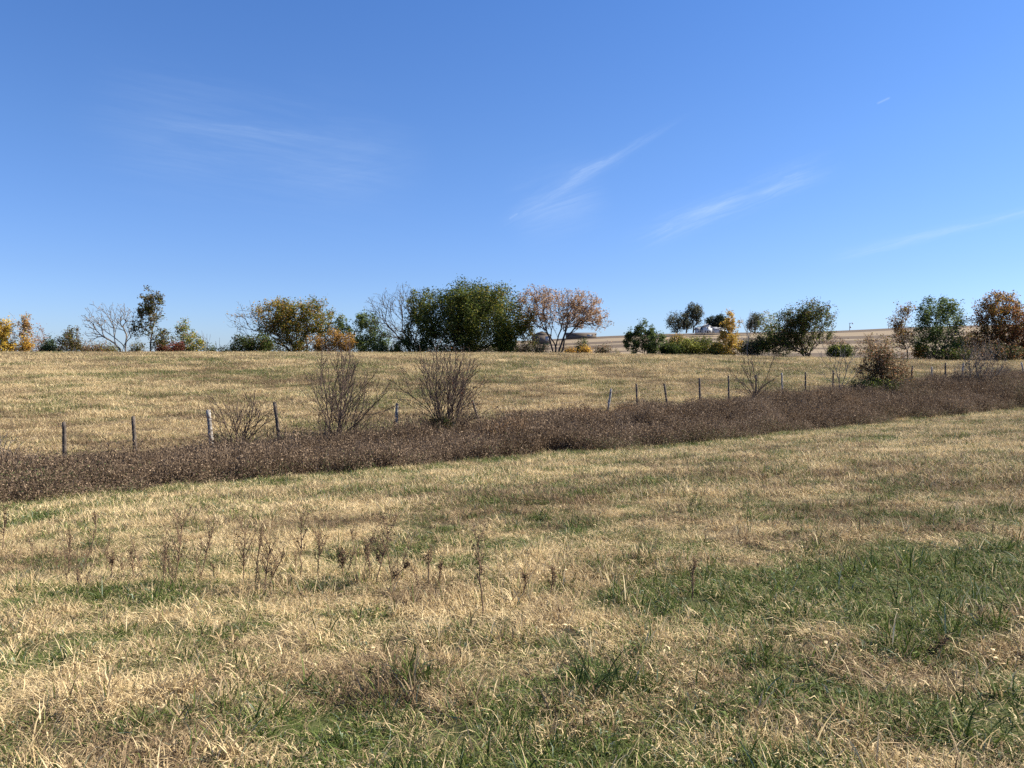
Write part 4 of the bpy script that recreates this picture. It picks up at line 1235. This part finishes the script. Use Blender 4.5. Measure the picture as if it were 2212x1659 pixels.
    tree("tangle_shrub", "shrub", "dark tangle of vines around the foot of the tall dense leafless shrub", 952, 896, 38, 30.0, lobes=((0, 0.6, 0.95, 0.36),), ntip=160, nleaf=2200, leaf=0.06, spread=0.06, colors=(DGRN, BRN, (0.02, 0.02, 0.012)), weights=(2, 2, 2), rtrunk=0.03, r0=0.004, seg=0.12, fork=0.05, bark=BARK_DARK)
    fan_shrub("bare_shrub", "shrub", "leafless shrub at the left edge of the picture, mostly outside it", -12, 925, 74, 22.6, -14, 9, r0=0.0040, rmax=0.02, tilt=66, dens=0.8, bark=BARK_GREY, seed=14, group="leafless shrubs along the fence")
    fan_shrub("bare_shrub", "shrub", "small leafless tree beside a post, left of the forked one", 1634, 748, 54, 41.5, 1627, 9, r0=0.0065, rmax=0.04, seg=0.16, tilt=66, dens=0.85, trunk=0.5, seed=15, group="leafless shrubs along the fence")
    fan_shrub("bare_shrub", "shrub", "forked leafless tree with a whitish trunk left of the brown-leaved bush", 1812, 733, 48, 45.2, 1815, 5, r0=0.0075, rmax=0.05, seg=0.2, tilt=52, dens=0.75, trunk=0.55, bark=BARK_GREY, seed=16, group="leafless shrubs along the fence")
    tree("leafy_bush", "shrub", "round bush with withered brown leaves on the ditch bank before the slender tree", 1909, 733, 55, 47.0, base_px=1917, lobes=((-0.2, 0.68, 0.6, 0.28), (0.4, 0.62, 0.5, 0.28), (-0.45, 0.45, 0.5, 0.2), (0.3, 0.38, 0.7, 0.2)), ntip=520, nleaf=5200, leaf=0.085, spread=0.09,
         colors=(BRN, RUST, DGRN, TAN), weights=(5, 1, 2, 1), bark=BARK_DARK, stems=4, stemspread=0.1, fork=0.12, rtrunk=0.11, r0=0.005, seg=0.2, k=0.62, shell=0.3)
    tree("dark_shrub", "shrub", "low dark green creeper at the foot of the brown-leaved bush", 1885, 812, 50, 46.6, lobes=((0, 0.62, 0.95, 0.36),), ntip=150, nleaf=2400, leaf=0.07, spread=0.08, colors=(DGRN, GRN, YG), weights=(4, 2, 1), rtrunk=0.03, r0=0.004, seg=0.2, fork=0.05)
    tree("twiggy_bush", "shrub", "grey-brown twiggy bush among the last posts at the right", 2120, 722, 56, 51.5, base_px=2112, lobes=((-0.3, 0.66, 0.5, 0.28), (0.3, 0.66, 0.55, 0.28), (0, 0.42, 0.95, 0.2)), ntip=620, nleaf=1200, leaf=0.06, spread=0.08, colors=(BRN, PINK), weights=(3, 1), bark=BARK_GREY, stems=5, stemspread=0.25,
         fork=0.12, rtrunk=0.1, r0=0.005, seg=0.2, k=0.62, shell=0.35)
    tree("small_shrub", "shrub", "small lone olive bush in the pasture above the second post", 229, 843, 8, 60, lobes=((0, 0.55, 0.9, 0.42),), ntip=60, nleaf=420, leaf=0.06, spread=0.05, colors=(OLV, BRN), weights=(1, 1), rtrunk=0.02, r0=0.005, seg=0.1, fork=0.05)
    tree("small_shrub", "shrub", "small brown bush in the pasture below the lone olive bush", 238, 876, 10, 46, lobes=((0, 0.55, 0.9, 0.42),), ntip=60, nleaf=300, leaf=0.05, spread=0.05, colors=(BRN, TAN), weights=(2, 1), rtrunk=0.02, r0=0.004, seg=0.1, fork=0.05)

# ------------------------------------------------------------------ fence
WOOD = bark_material("weathered_wood", (0.15, 0.13, 0.11), (0.42, 0.39, 0.35), 9)
WOOD_DARK = bark_material("dark_weathered_wood", (0.05, 0.04, 0.032), (0.15, 0.12, 0.095), 9)
WIRE = plain("rusty_wire", (0.16, 0.12, 0.10), 0.6)
fence = empty("wire_fence", (FX, FY, float(terrain(FX, FY))))
tag(fence, "old wire fence of weathered leaning wooden posts running along the ditch", "fence")
posts = [(-40, -46, 925, 0.065, 0), (136, 136, 912, 0.062, 1), (286, 290, 900, 0.062, 1), (449, 458, 886, 0.075, 0), (592, 607, 869, 0.062, 1), (857, 854, 872, 0.062, 0), (1020, 1044, 865, 0.05, 1),
         (1321, 1309, 840, 0.055, 0), (1375, 1378, 829, 0.05, 1), (1435, 1446, 829, 0.055, 1), (1511, 1513, 817, 0.055, 1), (1574, 1576, 812, 0.05, 1), (1634, 1633, 810, 0.05, 1), (1689, 1692, 806, 0.05, 0), (1740, 1741, 804, 0.05, 1),
         (1800, 1800, 800, 0.05, 1), (1971, 1966, 790, 0.055, 1), (2013, 2014, 793, 0.055, 0), (2042, 2043, 784, 0.06, 1), (2081, 2077, 785, 0.07, 0), (2163, 2170, 790, 0.06, 1), (2206, 2216, 783, 0.06, 0)]
fo = np.array(fence.location)
tops = []
for i, (tx, bx, ty, rad, dk) in enumerate(posts):
    ub = (bx - 1106) / F
    Y = 49.5 / (1.493 - ub)
    x, gz = at(bx, Y)
    xt = (tx - 1106) / F * Y
    zt = row_z(ty, Y)
    r_ = random.Random(i)
    m = MB()
    n = 9
    # slope of the visible part carried on down to the ground
    pts = []; rr = []
    for q in range(n):
        f = q / (n - 1)
        pts.append((x + (xt - x) * f * 1.0 + r_.uniform(-.006, .006) - fo[0], Y - fo[1] + r_.uniform(-.006, .006), gz - 0.15 + (zt - gz + 0.15) * f - fo[2]))
        rr.append(rad * (1.08 - 0.14 * f + r_.uniform(-0.05, 0.05)))
    pts.append((pts[-1][0] + r_.uniform(-.012, .012), pts[-1][1], pts[-1][2] + 0.012)); rr.append(rad * 0.55)
    m.tube(pts, rr, 7)
    m.build("post", WOOD_DARK if dk else WOOD, fence)
    tops.append((np.array(pts[0]), np.array(pts[-1])))
for k, f in enumerate((0.92, 0.74, 0.56)):
    m = MB(); line = []
    for i, (a, b) in enumerate(tops):
        p = a + (b - a) * f; p[1] -= 0.07
        if line:
            q0 = line[-1]
            for s in (0.25, 0.5, 0.75):
                mid = q0 + (p - q0) * s; mid[2] -= 0.05 * 4 * s * (1 - s)
                line.append(mid)
        line.append(p)
    m.tube(line, [0.0032] * len(line), 4)
    m.build("wire", WIRE, fence)

# ------------------------------------------------------------------ farm buildings, poles
WHITE = plain("white_siding", (0.55, 0.56, 0.56), 0.6, 0.05)
ROOFG = plain("grey_shingles", (0.16, 0.165, 0.18), 0.8, 0.15)
ROOFM = plain("metal_roof", (0.10, 0.082, 0.07), 0.75, 0.1)
BARNW = plain("barn_siding", (0.12, 0.095, 0.075), 0.8, 0.15)
GLASS = plain("dark_window", (0.03, 0.035, 0.045), 0.3, 0.1, spec=0.5)
POLEW = plain("pole_wood", (0.12, 0.09, 0.07), 0.9)
GREYM = plain("grey_metal", (0.35, 0.36, 0.38), 0.5)


def gable(m, x0, x1, y0, y1, zb, ze, zr, over=0.5, th=0.3):
    """a roof of two slabs, ridge along y"""
    cx = (x0 + x1) / 2
    for sgn, xe in ((-1, x0 - over), (1, x1 + over)):
        sl = (zr - ze) / ((x1 - x0) / 2)
        zee = ze - sl * over
        m.poly_extrude([(cx, zr), (xe, zee), (xe, zee + th), (cx, zr + th)][::sgn], y0 - over, y1 + over)


def gable_x(m, x0, x1, y0, y1, ze, zr, over=0.5, th=0.3):
    """a roof of two slabs, ridge along x"""
    cy = (y0 + y1) / 2
    v = []
    for ye, in ((y0 - over,), (y1 + over,)):
        sl = (zr - ze) / ((y1 - y0) / 2); zee = ze - sl * over
        a, b = x0 - over, x1 + over
        vv = [(a, cy, zr), (a, ye, zee), (a, ye, zee + th), (a, cy, zr + th), (b, cy, zr), (b, ye, zee), (b, ye, zee + th), (b, cy, zr + th)]
        m.add(vv, [(0, 1, 2, 3), (7, 6, 5, 4), (0, 4, 5, 1), (1, 5, 6, 2), (2, 6, 7, 3), (3, 7, 4, 0)])


def px2m(p, Y):
    return p / F * Y


Yh = 625
hx, hz = at(1528, Yh)
hz = row_z(720, Yh)
house = empty("farmhouse", (hx, Yh, hz))
tag(house, "white farmhouse with grey gabled roofs on the far ridge below the dark round tree", "house")
m = MB()
m.box(-3.5, 3.5, 0, 9, 0, 5.0)
m.poly_extrude([(-3.5, 5.0), (3.5, 5.0), (0, 7.2)], 0.0, 9)
m.box(-8.3, -3.505, 1.5, 8, 0, 3.0)
m.box(3.505, 8.2, 1.5, 8, 0, 3.3)
m.build("wall", WHITE, house)
m = MB(); gable(m, -3.5, 3.5, 0, 9, 0, 5.05, 7.25); m.build("roof", ROOFG, house)
m = MB(); gable_x(m, -8.3, -4.1, 1.5, 8, 3.05, 4.6); m.build("roof", ROOFG, house)
m = MB(); gable_x(m, 4.1, 8.2, 1.5, 8, 3.35, 4.9); m.build("roof", ROOFG, house)
for wx, wz, yf in ((-1.8, 0.9, -0.03), (1.8, 0.9, -0.03), (0, 3.6, -0.03), (-6.6, 0.9, 1.47), (-5.2, 0.9, 1.47), (5.4, 1.0, 1.47), (7.0, 1.0, 1.47)):
    m = MB(); m.box(wx - 0.45, wx + 0.45, yf, yf + 0.06, wz, wz + 1.3); m.build("window", GLASS, house)
m = MB(); m.box(-0.5, 0.5, -0.05, 0.02, 0, 2.1); m.build("door", BARNW, house)
m = MB(); m.box(0.9, 1.6, 5, 5.7, 6.5, 8.2); m.build("chimney", BARNW, house)

sx = (1556 - 1106) / F * 615
shed = empty("white_shed", (sx, 615, row_z(719, 615)))
tag(shed, "low white shed just right of the farmhouse, half hidden by the yellow tree", "shed")
m = MB(); m.box(-4, 4, 0, 5, 0, 2.6); m.poly_extrude([(-4, 2.6), (4, 2.6), (0, 4.0)], 0, 5); m.build("wall", WHITE, shed)
m = MB(); gable(m, -4, 4, 0, 5, 0, 2.62, 4.02); m.build("roof", GREYM, shed)
m = MB(); m.box(-1.3, 1.3, -0.06, 0.02, 0, 2.2); m.build("door", ROOFG, shed)

for (pl, pr, ptop, pbase, Y, lab) in [(1150, 1191, 716, 737, 585, "smaller dark gabled barn seen through the leaning tree, left of the pale trunk"),
                                      (1224, 1288, 718.5, 727, 662, "long low dark barn behind the right side of the pale pinkish tree")]:
    xm = ((pl + pr) / 2 - 1106) / F * Y; hw = (pr - pl) / 2 / F * Y
    zb = row_z(pbase, Y); zt = row_z(ptop, Y); H = zt - zb
    b = empty("barn", (xm, Y, zb)); tag(b, lab, "barn", "barns on the far slope")
    m = MB()
    gz = float(terrain(xm, Y)) - zb
    m.box(-hw, hw, 0, 14, min(0, gz) - 0.5, H * 0.6)
    if hw < 9:
        m.poly_extrude([(-hw, H * 0.6), (hw, H * 0.6), (0, H)], 0.0, 14)
        m.build("wall", BARNW, b)
        m = MB(); gable(m, -hw, hw, 0, 14, 0, H * 0.62, H, 0.4, 0.25); m.build("roof", ROOFM, b)
    else:
        m.build("wall", BARNW, b)
        m = MB(); gable_x(m, -hw, hw, 0, 14, H * 0.62, H, 0.4, 0.25); m.build("roof", ROOFM, b)
    m = MB(); m.box(hw * 0.35, hw * 0.75, -0.08, 0.02, 0.05, H * 0.5); m.build("door", GREYM if hw > 7 else ROOFG, b)
    m = MB(); m.box(-hw * 0.6, -hw * 0.4, -0.08, 0.02, H * 0.25, H * 0.42); m.build("window", GLASS, b)

for (px, tp, bt, Y, full, lab) in [(1834, 697, 713, 690, True, "utility pole with a transformer standing alone on the far ridge"), (1918, 698, 709, 692, False, "plain utility pole on the far ridge beside the slender tree"),
                                   (1521, 688, 718, 650, False, "plain utility pole beside the white farmhouse")]:
    x = (px - 1106) / F * Y
    g = min(float(terrain(x, Y)), row_z(bt, Y)); H = row_z(tp, Y) - g
    p = empty("utility_pole", (x, Y, g)); tag(p, lab, "pole", "utility poles on the far ridge")
    m = MB(); m.tube([(0, 0, -0.3), (0, 0, H / 2), (0, 0, H)], [0.24, 0.2, 0.16], 8); m.build("pole", POLEW, p)
    m = MB(); m.box(-1.1, 1.1, -0.12 - 0.2, 0.02 - 0.2, H - 0.9, H - 0.7); m.build("crossarm", POLEW, p)
    if full:
        m = MB(); m.tube([(0.75, 0, H * 0.28), (0.75, 0, H * 0.5)], [0.55, 0.55], 10); m.build("transformer", GREYM, p)
        m = MB(); m.box(0.5, 3.0, -0.1, 0.1, H * 0.92, H * 0.97); m.tube([(2.6, 0, H * 0.8), (2.6, 0, H * 1.02)], [0.5, 0.3], 8); m.build("lamp_arm", GREYM, p)

# ------------------------------------------------------------------ dried weed stalks and coarse tufts in the near field
def stalk_mesh(rs_, H, lean, bushy, dark):
    """returns tube nodes for stem and side twigs, and seed bits"""
    n = 9
    t = np.linspace(0, 1, n)
    A = [np.array([lean * H * f ** 1.2 + rs_.randn() * 0.004, rs_.randn() * 0.006, H * f]) for f in t]
    par = [-1] + list(range(n - 1))
    tips = []
    nb = int(5 + 13 * bushy)
    for b in range(nb):
        j = rs_.randint(int(n * 0.4), n - 1)
        an = rs_.rand() * 2 * PI
        L = H * (0.14 + 0.20 * rs_.rand()) * (0.5 + bushy)
        d = np.array([math.cos(an) * 0.45, math.sin(an) * 0.45, 1.0]); d /= np.linalg.norm(d)
        prev = j
        for q in range(1, 4):
            A.append(A[j] + d * L * q / 3 + rs_.randn(3) * 0.004); par.append(prev); prev = len(A) - 1
            tips.append(A[-1])
    tips += [A[n - 1], A[n - 2]]
    A = np.array(A)
    return A, np.array(par), np.array(tips)


STALK = plain("dry_stalk", (0.17, 0.11, 0.065), 0.85, 0.3, 20)
stalks = [  # base px, base row, top px, top row, bushy, dark, label
    (6, 1195, 15, 1094, .6, 1, "dark dried stalk at the extreme left edge"),
    (148, 1245, 153, 1158, .5, 0, "thin brown stalk left of the foreground stalk row"),
    (206, 1163, 208, 1112, .5, 0, "small stalk standing farther back than the rest, at the left"),
    (357, 1252, 361, 1147, .5, 0, "slim stalk just left of the bushiest one"),
    (377, 1268, 401, 1120, 1.0, 0, "bushiest tall brown stalk, feathery at its top"),
    (432, 1258, 465, 1130, .7, 0, "stalk leaning right beside the bushiest one"),
    (460, 1255, 462, 1218, .3, 0, "short bare stem right of the leaning stalk"),
    (526, 1272, 531, 1137, 1.0, 0, "second feathery tall stalk, right of the leaning one"),
    (551, 1266, 566, 1140, .4, 0, "pale thin stem close right of the second feathery stalk"),
    (572, 1283, 584, 1172, .9, 0, "feathery stalk with a stem leaning across it"),
    (577, 1278, 617, 1192, .5, 0, "strongly leaning stem crossing the feathery stalk"),
    (650, 1255, 652, 1115, .6, 0, "straight tall stalk in the middle of the stalk row"),
    (686, 1255, 695, 1144, .7, 0, "brown stalk between the straight tall one and the dark seed heads"),
    (742, 1247, 738, 1190, .9, 1, "stalk with a heavy cluster of dark seed heads"),
    (798, 1256, 796, 1172, .7, 0, "stalk behind the dark seed heads, right side"),
    (812, 1268, 848, 1133, 1.0, 1, "tall right-leaning stalk with dark ragged heads"),
    (840, 1262, 886, 1215, .4, 1, "short stem lying far over to the right with a dark tip"),
    (926, 1279, 926, 1186, .4, 0, "thin upright stem left of the lone tall stem"),
    (944, 1271, 958, 1204, .4, 0, "short slanting stem left of the lone tall stem"),
    (1043, 1339, 1033, 1151, .35, 1, "lone tall thin stem with withered leaves in the middle of the picture"),
    (1132, 1300, 1135, 1240, .4, 0, "short brown stem right of the lone tall stem"),
    (1190, 1290, 1196, 1225, .4, 0, "faint brown stem at the edge of the green swale"),
    (1496, 1300, 1498, 1204, .35, 0, "thin stem standing in the green swale"),
    (2005, 1425, 2042, 1380, .15, 1, "short reddish stalk leaning right in the right foreground"),
    (290, 1255, 284, 1190, .6, 0, "small brown stalk in the grey weedy patch at the left"),
    (240, 1250, 246, 1195, .5, 0, "small thin stalk left of the grey weedy patch"),
]
for i, (bx, br, tx, tr, bushy, dark, lab) in enumerate(stalks):
    x, y, z = hit(bx, br)
    H = row_z(tr, y) - z
    lean = (tx - bx) / F * y / H
    rs_ = np.random.RandomState(900 + i)
    root = empty("dried_stalk", (x, y, z - 0.01)); tag(root, lab, "dried weed", "dried weed stalks in the near field")
    A, par, tips = stalk_mesh(rs_, H, lean, bushy, dark)
    r = radii(A, par, 0.0025, 0.0062)
    v, f_ = tubes(A, par, r, 5)
    mesh_obj("stem", v, f_, 4, STALK, root)
    nb = int(70 + 380 * bushy)
    cen = tips[rs_.randint(0, len(tips), nb)] + rs_.randn(nb, 3) * (0.010 if not dark else 0.014)
    v, l = leaves(rs_, cen, 0.016 if not dark else 0.021, 0.5)
    c = pal(rs_, cen, ((0.20, 0.13, 0.075), (0.10, 0.065, 0.04)) if not dark else ((0.07, 0.045, 0.03), (0.13, 0.085, 0.055)), (1, 1), nb)
    mesh_obj("foliage", v, l, 4, LEAF, root, cols=np.repeat(c, 4, 0))

# faint thin stems that nothing tells apart, scattered through the loose row
rs3 = np.random.RandomState(77)
for i in range(26):
    bx = 15 + 900 * rs3.rand() ** 0.9; br = 1236 + 52 * rs3.rand(); hh = 45 + 65 * rs3.rand()
    x, y, z = hit(bx, br)
    H = hh / F * y
    root = empty("dried_stalk", (x, y, z - 0.01))
    tag(root, "thin faint brown stem scattered among the taller dried stalks at the left", "dried weed", "faint thin stems among the taller stalks")
    A, par, tips = stalk_mesh(rs3, H, 0.25 * rs3.randn(), 0.25 + 0.5 * rs3.rand(), 0)
    v, f_ = tubes(A, par, radii(A, par, 0.0015, 0.004), 4)
    mesh_obj("stem", v, f_, 4, STALK, root)
    nb = 120
    cen = tips[rs3.randint(0, len(tips), nb)] + rs3.randn(nb, 3) * 0.012
    v, l = leaves(rs3, cen, 0.013, 0.5)
    mesh_obj("foliage", v, l, 4, LEAF, root, cols=np.repeat(pal(rs3, cen, ((0.26, 0.175, 0.105), (0.13, 0.085, 0.05)), (1, 1), nb), 4, 0))

# coarse grass tufts
def tuft(bx, br, height, n, cols, lab, wmax=0.014, lie=0.35, seed=1, rad=0.09):
    x, y, z = hit(bx, br)
    rs_ = np.random.RandomState(seed)
    H = height / F * y
    v, l, np_, rn, hg = blades(rs_, n=n, radius=rad, h0=H * 0.45, h1=H * 1.15, w0=wmax * 0.5, w1=wmax, lie=lie, segs=5, curl=0.9, dirbias=(0.2, 0.35))
    c = np.array(cols)[(rn * 997 % 1 * len(cols)).astype(int)] * (0.75 + 0.5 * (rn * 31 % 1))[:, None]
    o = mesh_obj("grass_tuft", v, l, np_, LEAF, cols=c)
    o.location = (x, y, z)
    tag(o, lab, "grass tuft", "coarse grass tufts in the foreground")


DG2 = (0.035, 0.055, 0.016); GR2 = (0.08, 0.11, 0.03); SIL = (0.20, 0.215, 0.14); STR = (0.62, 0.48, 0.26); BR2 = (0.2, 0.14, 0.08)
tuft(1300, 1500, 125, 70, (DG2, DG2, GR2), "large dark green broad-bladed tuft right of centre in the foreground", 0.016, 0.38, 11, 0.16)
tuft(1345, 1530, 70, 26, (SIL, GR2, DG2), "silvery green tuft at the foot of the large dark one", 0.014, 0.8, 12, 0.12)
tuft(1080, 1365, 60, 40, (GR2, DG2, YG), "small green tuft in front of the lone tall stem", 0.008, 0.5, 13, 0.1)
tuft(835, 1420, 80, 12, (BR2, DG2, GR2), "narrow upright tuft left of the bright straw patch", 0.018, 0.25, 14, 0.04)
tuft(712, 1370, 66, 7, (BR2, DG2), "tiny two-bladed brown tuft on the bright lying straw", 0.018, 0.3, 15, 0.02)
tuft(870, 1570, 90, 34, (GR2, LGRN, DG2), "fresh green tuft at the bottom, left of centre", 0.010, 0.4, 16, 0.1)
tuft(900, 1640, 110, 30, (STR, STR, BR2), "pale straw tuft at the bottom edge near the fresh green one", 0.008, 0.45, 17, 0.12)
tuft(1790, 1630, 130, 30, (STR, GR2, SIL), "tall mixed straw and green tuft at the bottom right of centre", 0.009, 0.5, 18, 0.16)
tuft(1690, 1420, 60, 40, (DG2, BR2, GR2), "dark tuft right of centre in front of the swale", 0.010, 0.5, 19, 0.14)
tuft(90, 1360, 130, 10, (STR, STR), "few very pale long straw stems leaning right at the left side", 0.007, 0.6, 20, 0.05)
tuft(2150, 1640, 100, 40, (GR2, STR, DG2), "green and straw tuft in the bottom right corner", 0.010, 0.5, 21, 0.16)
tuft(60, 1650, 150, 34, (STR, BR2, STR), "tall straw tuft in the bottom left corner", 0.009, 0.35, 22, 0.16)
print("SCRIPT DONE", len(bpy.data.objects))
